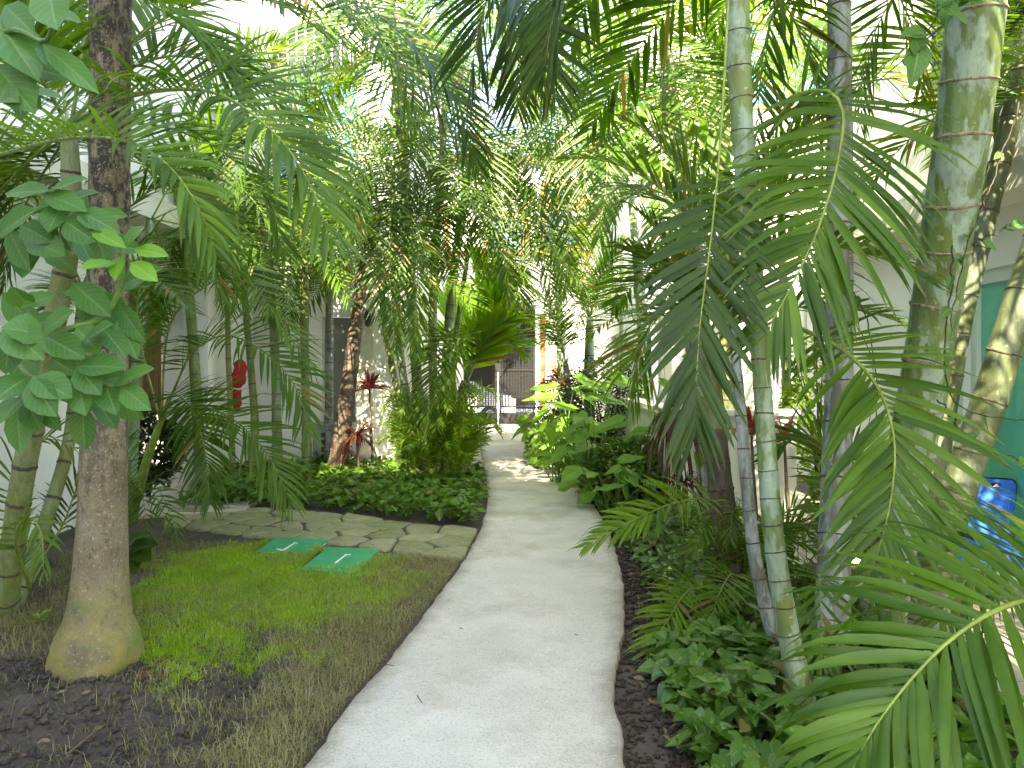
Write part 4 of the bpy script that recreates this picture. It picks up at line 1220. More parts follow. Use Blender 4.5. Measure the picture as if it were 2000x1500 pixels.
r3 = thing('palm_tree', 'thickest green palm stem with pale bands, right of the path', 'palm tree', G(1715, 1262))
r3p = [(1712, 1272, 3.82), (1735, 1130, 3.74), (1768, 950, 3.62), (1808, 720, 3.46), (1846, 480, 3.30), (1880, 250, 3.16), (1906, 20, 3.06), (1925, -200, 3.0), (1940, -420, 2.95)]
trunk(r3, PP(r3p), [0.125, 0.108, 0.104, 0.102, 0.105, 0.112, 0.112, 0.10, 0.085], M['bark_thick'], 0.19, 'ring_pale', seed=23, sides=30, rows=150, ring_h=0.008)
crown(r3, P(1940, -420, 2.95), 7, 2.2, 75, (5, 75), leaf=0.55, W=0.04, nl=38, segs=4)

r4 = thing('palm_tree', 'dark narrow palm stem leaning behind the thickest one', 'palm tree', G(1800, 1170))
trunk(r4, PP([(1790, 1178, 4.6), (1830, 900, 4.55), (1872, 650, 4.5), (1920, 450, 4.45), (1975, 230, 4.4), (2040, -40, 4.35)]), [0.08, 0.07, 0.066, 0.062, 0.056, 0.046], M['bark_shade'], 0.2, seed=24, sides=18, rows=90, ring_h=0.006)
crown(r4, P(2040, -40, 4.35), 9, 1.8, 76, (-5, 70), leaf=0.45, W=0.034, nl=34, segs=4, mat='palm_dark')
r5 = thing('palm_tree', 'olive palm stem leaning right in front of the green glass door', 'palm tree', G(1790, 1225))
trunk(r5, PP([(1770, 1235, 4.05), (1815, 1120, 4.0), (1872, 960, 3.95), (1930, 790, 3.9), (1985, 610, 3.85), (2060, 380, 3.8), (2150, 60, 3.7)]), [0.098, 0.090, 0.086, 0.082, 0.078, 0.07, 0.055], M['bark_shade'], 0.23, seed=25, sides=24, rows=110, ring_h=0.005)
crown(r5, P(2150, 60, 3.7), 8, 1.8, 77, (0, 70), leaf=0.45, W=0.034, nl=34, segs=4)
r6 = thing('palm_tree', 'grey straight palm stem between the nearest and the thickest palms', 'palm tree', G(1625, 1345))
trunk(r6, PP([(1622, 1350, 3.36), (1626, 1200, 3.45), (1632, 1000, 3.55), (1638, 760, 3.65), (1640, 480, 3.7), (1640, 200, 3.75), (1638, -60, 3.8), (1636, -300, 3.8)]), [0.085, 0.074, 0.070, 0.066, 0.062, 0.06, 0.058, 0.05], M['bark_grey'], 0.22, seed=26, sides=22, rows=120, ring_h=0.005)
crown(r6, P(1636, -300, 3.8), 8, 2.0, 78, (5, 75), leaf=0.5, W=0.036, nl=36, segs=4)
r7 = thing('palm_tree', 'short stout brown-green palm trunk behind the two thin near stems', 'palm tree', G(1430, 1160))
trunk(r7, PP([(1432, 1165, 4.7), (1420, 1050, 4.75), (1405, 930, 4.8), (1398, 840, 4.85)]), [0.105, 0.09, 0.08, 0.075], M['bark_brown'], 0.14, seed=27, sides=20, rows=50)
obj('shaft', tube(PP([(1398, 850, 4.85), (1392, 760, 4.87), (1380, 640, 4.9)]), [0.078, 0.06, 0.025], 14, 12), M['bark_olive'], r7, smooth=True)
crown(r7, P(1385, 660, 4.9), 8, 1.5, 79, (25, 80), leaf=0.4, W=0.03, nl=32, segs=4, mat='palm')

# big fronds of the right-hand palms that hang into view
frond(r6, PP([(1500, 270, 3.2), (1545, 200, 3.05), (1605, 175, 2.95), (1645, 215, 2.85), (1635, 320, 2.75), (1600, 440, 2.65), (1550, 550, 2.6), (1490, 660, 2.55)]), 50, 0.55, 0.033, 0.95, 0.16, 76, 24, 8, 0, r0=0.012, seed=81, facing=(0.15, -0.85, 0.5), **H)
frond(r3, PP([(1560, 640, 3.4), (1640, 680, 3.15), (1710, 750, 2.95), (1745, 850, 2.8), (1742, 960, 2.7), (1720, 1060, 2.65), (1690, 1150, 2.62)]), 40, 0.50, 0.033, 0.6, 0.08, 70, 22, 10, 0, r0=0.011, seed=82, facing=(-0.1, -0.8, 0.6), mat='palm', **H)
frond(r5, PP([(2180, 1150, 2.1), (2060, 1160, 2.0), (1950, 1190, 1.92), (1850, 1255, 1.86), (1760, 1350, 1.82), (1690, 1450, 1.80), (1640, 1560, 1.8)]), 38, 0.48, 0.036, 1.2, 0.05, 72, 22, 12, 0, r0=0.011, seed=83, facing=(0, -0.55, 0.84), **H)
frond(r7, PP([(1420, 1010, 4.7), (1380, 975, 4.5), (1310, 985, 4.35), (1240, 1015, 4.25), (1180, 1045, 4.2), (1135, 1070, 4.18)]), 26, 0.30, 0.030, 0.8, 0.15, 66, 20, 25, 0, r0=0.008, seed=84, mat='palm_young', **H)
frond(r7, PP([(1445, 1150, 4.4), (1430, 1120, 4.1), (1405, 1160, 3.85), (1385, 1230, 3.75), (1375, 1300, 3.7)]), 30, 0.26, 0.022, 0.55, 0.15, 66, 24, 15, 0, seed=85, mat='palm_young', r0=0.007, segs=5)
frond(r7, PP([(1400, 1170, 4.3), (1350, 1150, 4.0), (1305, 1210, 3.75), (1270, 1270, 3.65), (1245, 1330, 3.6)]), 30, 0.26, 0.022, 0.55, 0.15, 66, 24, 15, 0, seed=86, mat='palm_young', r0=0.007, segs=5)
frond(r6, PP([(1610, 1120, 3.4), (1600, 1130, 3.2), (1603, 1190, 3.1), (1606, 1260, 3.05), (1600, 1350, 3.0)]), 16, 0.28, 0.020, 0.35, 0.08, 60, 14, 8, seed=87, mat='palm', r0=0.006, segs=5)
for k in range(9):
    a = -2.6 + k * 0.36
    b0 = G(1425, 1165) + np.array([0.02 * k, -0.05, 0.02])
    d = np.array([math.cos(a), math.sin(a) * 0.7, 0])
    hh, oo = 0.40 + 0.05 * ((k * 7) % 5), 0.34 + 0.04 * ((k * 3) % 4)
    frond(r7, [b0, b0 + d * oo * 0.3 + UP * hh * 0.7, b0 + d * oo * 0.8 + UP * hh, b0 + d * oo * 1.3 + UP * hh * 0.72], 24, 0.20, 0.018, 0.7, 0.25, seed=700 + k, segs=4, r0=0.006, mat=('palm', 'palm_young')[k % 2])
# others filling the upper right
more = [
    (r1, [(1436, -300, 3.3), (1500, -60, 3.6), (1560, 60, 3.8), (1600, 200, 3.9), (1610, 330, 4.0)], 'palm'),
    (r6, [(1640, -250, 3.8), (1560, -80, 4.0), (1500, 60, 4.2), (1480, 220, 4.3), (1475, 350, 4.4)], 'palm'),
    (r6, [(1640, 560, 4.6), (1600, 430, 4.8), (1560, 360, 5.0), (1480, 340, 5.2), (1400, 400, 5.3), (1340, 480, 5.3)], 'palm_dark'),
    (r6, [(1650, -200, 3.9), (1740, -40, 4.2), (1790, 80, 4.4), (1800, 200, 4.5)], 'palm'),
    (r3, [(1940, -300, 3.2), (1830, -120, 3.8), (1740, 0, 4.2), (1690, 120, 4.4), (1680, 250, 4.5)], 'palm'),
    (r5, [(2100, 200, 3.9), (2020, 180, 4.2), (1940, 220, 4.5), (1900, 310, 4.7)], 'palm_dark'),
    (r4, [(2040, 0, 4.4), (1990, 60, 4.7), (1970, 180, 4.9), (1975, 330, 5.0)], 'palm'),
    (r5, [(2150, 1050, 3.6), (2060, 1060, 3.4), (1960, 1085, 3.2), (1880, 1140, 3.1), (1830, 1220, 3.0)], 'palm'),
    (r3, [(1720, 1180, 3.7), (1690, 1000, 3.9), (1620, 880, 4.1), (1560, 850, 4.2), (1500, 900, 4.25)], 'palm'),
    (r2, [(1420, 520, 3.9), (1330, 400, 4.4), (1250, 370, 4.8), (1200, 430, 5.0), (1190, 520, 5.1)], 'palm')]
for i, (p, pts, mt) in enumerate(more):
    frond(p, PP(pts), 40, 0.44, 0.026, 0.8, 0.15, 68, 24, 20, 0, segs=5, r0=0.009, seed=100 + i, mat=mt)

# palms behind, right
r8, _ = slim_palm('pale palm stem wound with a climbing vine', [(1372, 1010, 7.4), (1366, 800, 7.4), (1358, 600, 7.4), (1350, 470, 7.4), (1328, 330, 7.4), (1306, 180, 7.4), (1298, 60, 7.4)], [0.13, 0.12, 0.12, 0.125, 0.12, 0.10, 0.07], 'bark_grey', 41, 13, 2.3, leaf=0.5, W=0.036, nl=42, gap=0.2, segs=4, el=(-10, 72))
r9, _ = slim_palm('small feathery palm above the dark hedge near the gate', [(1152, 880, 11.6), (1151, 780, 11.6), (1151, 690, 11.6), (1152, 620, 11.6)], [0.10, 0.09, 0.085, 0.06], 'bark_near', 42, 12, 1.7, leaf=0.40, W=0.030, nl=36, gap=0.14, el=(5, 85), segs=4, sag=0.6)
r9b, _ = slim_palm('many-stalked pale palm left of the small feathery palm', [(1118, 850, 13.4), (1112, 780, 13.4), (1105, 710, 13.4)], [0.08, 0.07, 0.05], 'bark_grey', 43, 9, 1.9, leaf=0.42, W=0.026, nl=32, gap=0.2, el=(20, 88), segs=3, sag=0.55)
r10, _ = slim_palm('sunlit tall palm arching over the end of the path', [(1425, 960, 9.2), (1420, 700, 9.2), (1416, 420, 9.2), (1412, 180, 9.2), (1410, 90, 9.2)], [0.12, 0.10, 0.09, 0.085, 0.06], 'bark_olive', 44, 12, 2.5, leaf=0.55, W=0.04, nl=44, gap=0.2, el=(-5, 65), mat='palm_young', segs=4)
r11, _ = slim_palm('slim palm in front of the white screen wall', [(1540, 950, 8.6), (1536, 760, 8.6), (1530, 560, 8.6), (1525, 380, 8.6), (1520, 230, 8.6)], [0.06, 0.055, 0.05, 0.05, 0.03], 'bark_olive', 45, 11, 2.0, leaf=0.45, W=0.034, nl=38, gap=0.22, segs=3)
r12, _ = slim_palm('far slim palm right of the screen wall', [(1690, 930, 9.0), (1688, 700, 9.0), (1690, 450, 9.0), (1700, 220, 9.0)], [0.07, 0.06, 0.055, 0.03], 'bark_grey', 46, 11, 2.0, leaf=0.45, W=0.034, nl=36, gap=0.25, segs=3)
frond(r10, PP([(1410, 140, 9.2), (1370, 75, 9.0), (1290, 55, 8.8), (1200, 75, 8.6), (1120, 120, 8.4), (1060, 190, 8.3)]), 50, 0.7, 0.045, 0.6, 0.1, 62, 24, 25, seed=141, segs=5, mat='palm_young', r0=0.014)
frond(r10, PP([(1410, 120, 9.2), (1330, -20, 8.8), (1220, -60, 8.4), (1120, -10, 8.2), (1050, 90, 8.0)]), 50, 0.7, 0.045, 0.6, 0.1, 62, 24, 25, seed=142, segs=5, mat='palm_young', r0=0.014)
frond(r10, PP([(1410, 140, 9.2), (1340, 160, 8.8), (1260, 210, 8.5), (1200, 290, 8.3), (1170, 390, 8.2)]), 46, 0.6, 0.04, 0.7, 0.1, seed=143, segs=5, mat='palm', r0=0.012)
frond(r8, PP([(1298, 80, 7.4), (1290, 200, 7.0), (1292, 330, 6.7), (1290, 430, 6.5), (1285, 540, 6.4)]), 44, 0.5, 0.034, 0.45, 0.15, 64, 24, 12, seed=144, segs=4)
frond(r8, PP([(1298, 80, 7.4), (1230, 150, 6.9), (1190, 260, 6.6), (1185, 350, 6.4), (1170, 470, 6.3)]), 44, 0.5, 0.034, 0.5, 0.15, 64, 24, 12, seed=145, segs=4)

for lab, pts, sd, mt in (('tall feathery palm in front of the gate wall, right of the gate', [(1098, 838, 16.2), (1096, 700, 16.2), (1090, 560, 16.2), (1080, 440, 16.2)], 47, 'palm'),
                         ('tall feathery palm left of the gate, behind the pleated palm', [(872, 850, 15.2), (876, 700, 15.2), (885, 540, 15.2), (900, 400, 15.2)], 48, 'palm_dark'),
                         ('slim palm rising beyond the corner pillar', [(1262, 860, 11.4), (1258, 700, 11.4), (1246, 520, 11.4), (1232, 380, 11.4)], 49, 'palm')):
    slim_palm(lab, pts, [0.11, 0.09, 0.08, 0.06], 'bark_near', sd, 13, 2.4, leaf=0.5, W=0.034, nl=42, gap=0.2, el=(-10, 70), mat=mt, segs=3)
# overhanging fronds from tall palms whose stems stand left of the path, top centre
tall = thing('palm_tree', 'tall slim palm behind the clump whose dark fronds hang into the top centre', 'palm tree', P(822, 915, 10.6) * np.array([1, 1, 0]))
trunk(tall, PP([(822, 918, 10.6), (818, 800, 10.5), (805, 600, 10.2), (794, 400, 9.8), (775, 150, 9.2), (752, -120, 8.6)]), [0.085, 0.075, 0.07, 0.07, 0.065, 0.05], M['bark_olive'], 0.16, seed=29, sides=16, rows=70)
crown(tall, P(750, -120, 8.5), 12, 2.6, 91, (-20, 60), leaf=0.6, W=0.036, nl=46, mat='palm_dark', segs=4, sag=0.9)
hang = [
    ([(750, -120, 8.3), (700, -40, 7.4), (640, 20, 6.8), (590, 120, 6.4), (560, 250, 6.2)], 'palm'),
    ([(750, -120, 8.3), (800, -60, 7.2), (860, 30, 6.5), (905, 150, 6.1), (912, 290, 6.0)], 'palm_dark'),
    ([(750, -120, 8.3), (720, 0, 7.2), (730, 120, 6.6), (800, 220, 6.3), (900, 320, 6.2)], 'palm_dark'),
    ([(600, -60, 6.0), (690, 20, 5.8), (790, 120, 5.7), (870, 220, 5.7), (930, 340, 5.8)], 'palm_dark'),
    ([(900, -120, 4.6), (960, -60, 4.4), (1020, 0, 4.3), (1060, 90, 4.2), (1085, 200, 4.2)], 'palm_dark'),
    ([(820, -140, 5.0), (900, -90, 4.9), (980, -20, 4.8), (1010, 90, 4.8), (1010, 220, 4.8)], 'palm_dark'),
    ([(740, -100, 8.0), (650, 60, 7.6), (560, 160, 7.2), (480, 280, 7.0), (450, 420, 7.0)], 'palm'),
    ([(770, -60, 8.0), (770, 100, 7.6), (740, 250, 7.4), (700, 380, 7.2), (690, 500, 7.2)], 'palm')]
hang += [
    ([(560, -80, 5.4), (680, -10, 5.3), (800, 80, 5.3), (890, 190, 5.3), (935, 330, 5.4)], 'palm_dark'),
    ([(1000, -170, 4.6), (965, -50, 4.6), (935, 60, 4.7), (915, 180, 4.8)], 'palm_dark'),
    ([(1250, -170, 5.0), (1150, -70, 5.0), (1075, 40, 5.1), (1035, 170, 5.2)], 'palm'),
    ([(420, -120, 5.6), (540, -60, 5.6), (660, 10, 5.7), (760, 110, 5.8), (820, 240, 5.9)], 'palm'),
    ([(1230, -60, 6.8), (1130, 0, 6.6), (1060, 90, 6.5), (1030, 220, 6.5)], 'palm_young'),
    ([(1420, 40, 7.6), (1330, 10, 7.3), (1230, 40, 7.1), (1150, 120, 7.0), (1105, 230, 6.9)], 'palm_young'),
    ([(1400, -40, 6.6), (1310, -50, 6.4), (1220, 10, 6.3), (1165, 110, 6.2)], 'palm_young')]
for i, (pts, mt) in enumerate(hang):
    frond(tall, PP(pts), 42, 0.60, 0.030, 0.65, 0.1, 68, 24, 18, 0, segs=5, r0=0.010, seed=160 + i, mat=mt, rmat='rachis_dark')
mid = [
    (cts[3], [(940, 240, 9.5), (1000, 180, 9.2), (1080, 190, 9.0), (1140, 260, 8.9), (1165, 360, 8.8)], 'palm_dark'),
    (cts[3], [(940, 240, 9.5), (960, 300, 9.2), (975, 400, 9.0), (985, 500, 8.9), (1000, 590, 8.9)], 'palm_dark'),
    (cts[3], [(930, 270, 9.5), (900, 330, 9.1), (880, 430, 8.9), (880, 540, 8.8)], 'palm_dark'),
    (cts[4], [(920, 450, 9.9), (970, 400, 9.8), (1040, 420, 9.6), (1085, 490, 9.5), (1110, 580, 9.4)], 'palm'),
    (cts[4], [(920, 450, 9.9), (960, 460, 9.8), (1000, 520, 9.7), (1020, 600, 9.6)], 'palm'),
    (cts[2], [(870, 200, 9.3), (900, 110, 9.0), (960, 80, 8.8), (1030, 130, 8.6), (1075, 230, 8.5)], 'palm_dark'),
    (cts[2], [(868, 220, 9.3), (830, 260, 8.9), (800, 340, 8.7), (795, 440, 8.6)], 'palm_dark'),
    (r8, [(1298, 80, 7.4), (1210, 60, 7.2), (1130, 110, 7.0), (1090, 210, 6.9), (1080, 330, 6.8)], 'palm'),
    (r8, [(1298, 70, 7.4), (1350, 140, 7.0), (1380, 240, 6.8), (1390, 360, 6.7)], 'palm'),
    (r10, [(1410, 130, 9.2), (1470, 60, 8.8), (1540, 80, 8.6), (1580, 170, 8.5), (1590, 290, 8.4)], 'palm_young'),
    (r10, [(1410, 150, 9.2), (1390, 250, 8.8), (1350, 350, 8.6), (1330, 470, 8.5)], 'palm'),
    (r9, [(1152, 620, 11.6), (1170, 540, 11.5), (1210, 490, 11.4), (1260, 500, 11.3)], 'palm'),
    (r9, [(1152, 620, 11.6), (1140, 540, 11.5), (1110, 500, 11.4), (1060, 520, 11.3)], 'palm_young'),
    (s4, [(742, 400, 9.8), (700, 340, 9.4), (640, 350, 9.1), (590, 430, 9.0), (570, 530, 9.0)], 'palm_dark'),
    (s4, [(742, 400, 9.8), (780, 350, 9.5), (830, 370, 9.3), (860, 440, 9.2), (870, 530, 9.1)], 'palm_dark'),
    (s2, [(515, 330, 9.9), (560, 270, 9.5), (630, 290, 9.2), (680, 370, 9.1), (700, 470, 9.0)], 'palm'),
    (s3, [(590, 320, 10.2), (620, 400, 9.8), (640, 480, 9.6), (650, 580, 9.6)], 'palm'),
    (s1, [(470, 420, 9.6), (420, 380, 9.2), (360, 410, 9.0), (320, 490, 8.9), (305, 590, 8.9)], 'palm'),
    (s1, [(470, 420, 9.6), (500, 440, 9.1), (520, 520, 8.9), (530, 620, 8.8)], 'palm_dark'),
    (s3, [(590, 330, 10.2), (540, 380, 9.8), (500, 450, 9.6), (480, 560, 9.6)], 'palm_dark')]
mid += [
    (tall, [(775, 150, 9.2), (850, 180, 8.6), (930, 260, 8.2), (960, 360, 8.0), (955, 470, 7.9)], 'palm_dark'),
    (tall, [(752, -120, 8.6), (860, -60, 8.0), (960, 30, 7.6), (1020, 150, 7.4), (1035, 290, 7.3)], 'palm_dark'),
    (cts[3], [(940, 240, 9.5), (1010, 280, 8.8), (1080, 340, 8.4), (1110, 430, 8.2), (1105, 530, 8.1)], 'palm_dark'),
    (cts[3], [(940, 250, 9.5), (930, 360, 9.2), (940, 450, 9.1), (950, 540, 9.0)], 'palm'),
    (cts[1], [(765, 330, 9.4), (720, 300, 9.0), (680, 350, 8.8), (660, 440, 8.7), (655, 540, 8.7)], 'palm_dark'),
    (cts[1], [(765, 330, 9.4), (745, 420, 8.8), (735, 520, 8.6), (735, 620, 8.5)], 'palm_dark'),
    (r8, [(1298, 90, 7.4), (1240, 110, 7.0), (1180, 190, 6.8), (1145, 300, 6.7), (1140, 420, 6.6)], 'palm_dark'),
    (r8, [(1298, 80, 7.4), (1330, 230, 7.0), (1325, 380, 6.8), (1310, 520, 6.7), (1300, 640, 6.7)], 'palm'),
    (r11, [(1520, 230, 8.6), (1560, 330, 8.2), (1580, 450, 8.0), (1590, 580, 7.9)], 'palm'),
    (r12, [(1700, 220, 9.0), (1660, 340, 8.4), (1640, 460, 8.1), (1630, 600, 8.0)], 'palm'),
    (r2, [(1424, 520, 3.9), (1500, 470, 4.2), (1560, 500, 4.4), (1590, 590, 4.5), (1600, 700, 4.6)], 'palm_dark'),
    (r7, [(1385, 660, 4.9), (1340, 600, 5.1), (1280, 620, 5.3), (1245, 700, 5.4), (1230, 790, 5.5)], 'palm'),
    (r9b, [(1105, 710, 13.4), (1080, 600, 13.2), (1040, 540, 13.0), (990, 560, 12.8)], 'palm'),
    (s2, [(515, 330, 9.9), (470, 400, 9.2), (450, 500, 8.9), (450, 620, 8.8)], 'palm'),
    (s3, [(590, 320, 10.2), (590, 440, 9.6), (570, 540, 9.4), (560, 650, 9.3)], 'palm'),
    (s3b, [(400, 400, 9.2), (340, 450, 8.8), (310, 540, 8.6), (300, 640, 8.6)], 'palm')]
for i, (p, pts, mt) in enumerate(mid):
    frond(p, PP(pts), 40, 0.60, 0.031, 0.7, 0.1, 68, 24, 18, 0, segs=4, r0=0.011, seed=200 + i, mat=mt)
# upper left: more arching leaves of the leaning palm at the edge
for i, pts in enumerate((
    [(140, 240, 3.9), (230, 150, 4.1), (330, 110, 4.3), (440, 130, 4.5), (540, 200, 4.6), (620, 310, 4.7)],
    [(140, 250, 3.9), (220, 240, 4.3), (330, 250, 4.7), (440, 300, 5.0), (520, 390, 5.2), (560, 500, 5.3)],
    [(140, 250, 3.9), (210, 300, 4.6), (300, 330, 5.2), (400, 400, 5.6), (450, 500, 5.8), (470, 600, 5.9)],
    [(130, 240, 3.9), (80, 170, 4.4), (0, 160, 4.8), (-80, 220, 5.0)],
    [(135, 250, 3.9), (110, 120, 4.4), (60, 20, 4.6), (0, -60, 4.8)],
    [(60, -120, 3.2), (180, -60, 3.3), (300, 10, 3.4), (400, 90, 3.5), (470, 190, 3.6)],
    [(140, 250, 3.9), (60, 380, 4.8), (20, 470, 5.0), (0, 580, 5.1)])):
    frond(pl1, PP(pts), 42, 0.54, 0.031, 0.85, 0.12, 70, 24, 30, 0, segs=5, r0=0.011, seed=240 + i, mat='palm')
# palms by the left house, filling the middle distance
for i, (lab, pts, L) in enumerate((
    ('feathery palm close to the brown reed blind', [(395, 960, 8.6), (385, 800, 8.6), (372, 600, 8.6), (352, 430, 8.6), (340, 300, 8.6)], 2.0),
    ('shaded palm by the left house wall behind the swollen trunk', [(250, 1000, 7.4), (262, 800, 7.4), (278, 600, 7.4), (295, 430, 7.4)], 1.9),
    ('far palm in front of the arched window', [(640, 905, 11.0), (644, 700, 11.0), (640, 450, 11.0), (630, 240, 11.0)], 1.9))):
    slim_palm(lab, pts, [0.07, 0.06, 0.055, 0.04], ('bark_olive', 'bark_near', 'bark_grey')[i], 60 + i, 11, L, leaf=0.44, W=0.032, nl=36, gap=0.2, mat=('palm', 'palm', 'palm_dark')[i], el=(-10, 70), segs=3)

# ------------------------------------------------------------------ broad leaves
def leaf_template(nl=8, nw=4, kind='oval'):
    """unit leaf along +Y (0..1), width about 1 across X, a fold along the midrib; returns V, F, vein"""
    v = np.linspace(0, 1, nl + 1)
    if kind == 'oval':
        w = np.interp(v, [0, 0.06, 0.25, 0.5, 0.75, 0.92, 1], [0.02, 0.20, 0.82, 1.0, 0.74, 0.25, 0.0])
    elif kind == 'heart':
        w = np.interp(v, [0, 0.05, 0.2, 0.4, 0.7, 0.9, 1], [0.35, 0.82, 1.0, 0.95, 0.55, 0.18, 0.0])
    elif kind == 'arrow':
        w = np.interp(v, [0, 0.04, 0.15, 0.35, 0.6, 0.85, 1], [0.30, 0.75, 0.95, 0.80, 0.55, 0.22, 0.0])
    else:
        w = np.interp(v, [0, 0.15, 0.4, 0.7, 1], [0.35, 0.8, 1.0, 0.75, 0.0])
    u = np.array([-1, -0.62, -0.28, -0.07, 0, 0.07, 0.28, 0.62, 1.0]) if nw > 2 else np.array([-1.0, -0.1, 0, 0.1, 1.0])
    U, Vv = np.meshgrid(u, v)
    Wd = w[:, None] * U * 0.5
    back = 0.0
    if kind in ('heart', 'arrow'):
        back = -0.16 * np.abs(U) ** 1.3 * np.exp(-(Vv / 0.16) ** 2)
    V = np.stack([Wd, Vv + back, np.abs(U) * w[:, None] * 0.13], -1).reshape(-1, 3)
    idx = np.arange(len(v) * len(u)).reshape(len(v), len(u))
    F = np.stack([idx[:-1, :-1], idx[:-1, 1:], idx[1:, 1:], idx[1:, :-1]], -1).reshape(-1, 4)
    vein = np.stack([np.clip(1 - np.abs(U) * 13, 0, 1).ravel() * 0.8, np.abs(U).ravel(), Vv.ravel()], 1)
    return V, F, vein

LT = {k: leaf_template(kind=k) for k in ('oval', 'heart', 'arrow', 'strap')}
LTS = {k: leaf_template(5, 2, k) for k in ('oval', 'heart', 'arrow', 'strap')}

def bend(V, curve, wave=0.0, ph=0.0):
    """curve a unit leaf downwards along its length, with a wavy margin"""
    V = V.copy()
    y = V[:, 1]
    a = curve * y
    V[:, 2] += -np.sin(a) * y * 0.55
    V[:, 1] = y * np.cos(a * 0.5)
    if wave:
        V[:, 2] += wave * np.abs(V[:, 0]) * np.sin(y * 11 + ph + np.sign(V[:, 0]))
    return V

def place_leaf(tpl, base, tip, width, normal, curve=0.6, wave=0.25, ph=0.0):
    V, F, vein = tpl
    L = np.linalg.norm(tip - base)
    y = nrm(tip - base)
    n = nrm(normal - y * (normal @ y))
    x = np.cross(y, n)
    W = bend(V, curve, wave, ph)
    return base + (W[:, :1] * width) * x + (W[:, 1:2] * L) * y + (W[:, 2:3] * (width * 0.9)) * n, F, vein

def one_leaf(parent, tpl, base, tip, width, normal, mat, name='leaf', **kw):
    V, F, vein = place_leaf(tpl, base, tip, width, normal, **kw)
    me = make_mesh(name, V, F, True, vattr={'vein': vein[:, 0], 'across': vein[:, 1], 'along': vein[:, 2]})
    me.materials.append(mat)
    return link(name, me, None, parent)

def scatter(name, kind, base, yaw, pitch, L, W, mat, curve, roll, label=None, cat_=None, tpls=LTS, parent=None):
    """many leaves in one mesh (ground cover)"""
    V, F, vein = tpls[kind]
    m = len(base)
    cyaw, syaw, cp, sp = np.cos(yaw), np.sin(yaw), np.cos(pitch), np.sin(pitch)
    y = np.stack([cyaw * cp, syaw * cp, sp], 1)
    n0 = np.stack([-cyaw * sp, -syaw * sp, cp], 1)
    x0 = np.cross(y, n0)
    cr, sr = np.cos(roll)[:, None], np.sin(roll)[:, None]
    x, n = x0 * cr + n0 * sr, n0 * cr - x0 * sr
    yy = V[:, 1]
    z = V[:, 2][None] - np.sin(curve[:, None] * yy[None]) * yy[None] * 0.55
    co = base[:, None] + (V[:, 0][None] * W[:, None])[:, :, None] * x[:, None] + (yy[None] * L[:, None])[:, :, None] * y[:, None] + (z * W[:, None])[:, :, None] * n[:, None]
    FF = (F[None] + (np.arange(m) * len(V))[:, None, None]).reshape(-1, 4)
    me = make_mesh(name, co.reshape(-1, 3), FF, True, fattr={'rnd': np.repeat(rng.uniform(0, 1, m), len(F))}, vattr={'vein': np.tile(vein[:, 0], m), 'across': np.tile(vein[:, 1], m), 'along': np.tile(vein[:, 2], m)})
    me.materials.append(mat)
    o = link(name, me, None, parent)
    if label:
        tag(o, label, cat_, kind='stuff')
    return o

def inside(poly, x, y):
    poly = np.asarray(poly)
    r = np.zeros(len(x), bool)
    j = len(poly) - 1
    for i in range(len(poly)):
        xi, yi, xj, yj = *poly[i], *poly[j]
        c = ((yi > y) != (yj > y)) & (x < (xj - xi) * (y - yi) / (yj - yi + 1e-12) + xi)
        r ^= c
        j = i
    return r

def fill(poly, n):
    poly = np.asarray(poly)
    lo, hi = poly.min(0), poly.max(0)
    out = np.zeros((0, 2))
    while len(out) < n:
        q = rng.uniform(lo, hi, (n * 3, 2))
        q = q[inside(poly, q[:, 0], q[:, 1])]
        out = np.vstack([out, q])
    return out[:n]

# left leafy bed: devil's ivy behind the flagstones
bed_l = [G(345, 1003)[:2], G(420, 994)[:2], G(520, 996)[:2], G(640, 1000)[:2], G(760, 1018)[:2], G(850, 1028)[:2], G(930, 1036)[:2], G(946, 1005)[:2], G(951, 965)[:2], G(940, 935)[:2], G(900, 921)[:2], G(760, 917)[:2], G(560, 919)[:2], G(430, 930)[:2], G(395, 960)[:2]]
q = fill(bed_l, 5200)
q = q[off_path(q[:, 0], q[:, 1], 0.05)]
m = len(q)
hz = 0.05 + 0.14 * rng.beta(1.6, 1.3, m) * (0.4 + fbm(q[:, 0] * 1.5, q[:, 1] * 1.5, 5) * 1.2)
scatter('ground_cover', 'heart', np.c_[q, hz], rng.uniform(0, 6.28, m), rng.normal(0.15, 0.4, m), rng.uniform(0.06, 0.12, m), rng.uniform(0.045, 0.085, m), M['pothos'],
        rng.uniform(0.2, 1.0, m), rng.normal(0, 0.35, m), 'low green heart-leaved ground cover behind the flagstone strip', 'ground cover')

# right bed along the path
bed_r = [(0.62, 1.5), (0.66, 2.7), (0.68, 3.2), (0.72, 3.8), (0.88, 4.3), (0.95, 5.3), (0.95, 6.2), (0.84, 7.6), (0.75, 9), (0.62, 10.6), (0.55, 12.6), (0.52, 17.8), (1.98, 17.8), (1.62, 12.2), (1.62, 7.3), (2.0, 7.0), (1.98, 1.5)]
q = fill(bed_r, 13000)
q = q[off_path(q[:, 0], q[:, 1], 0.05)]
keep = rng.uniform(0, 1, len(q)) < np.clip(0.62 + 1.2 * (fbm(q[:, 0] * 2.2, q[:, 1] * 2.2, 9) - 0.4) + (q[:, 1] > 7) * 0.4 + (q[:, 1] < 3.7) * 0.5, 0.15, 1)
q = q[keep]
m = len(q)
a, b = path_x(q[:, 1])
edge = np.clip((q[:, 0] - b - 0.03) / 0.35, 0.15, 1)
hz = 0.03 + edge * 0.22 * rng.beta(1.6, 1.4, m)
near = q[:, 1] < 3.9
L = np.where(near, rng.uniform(0.07, 0.125, m), rng.uniform(0.05, 0.10, m))
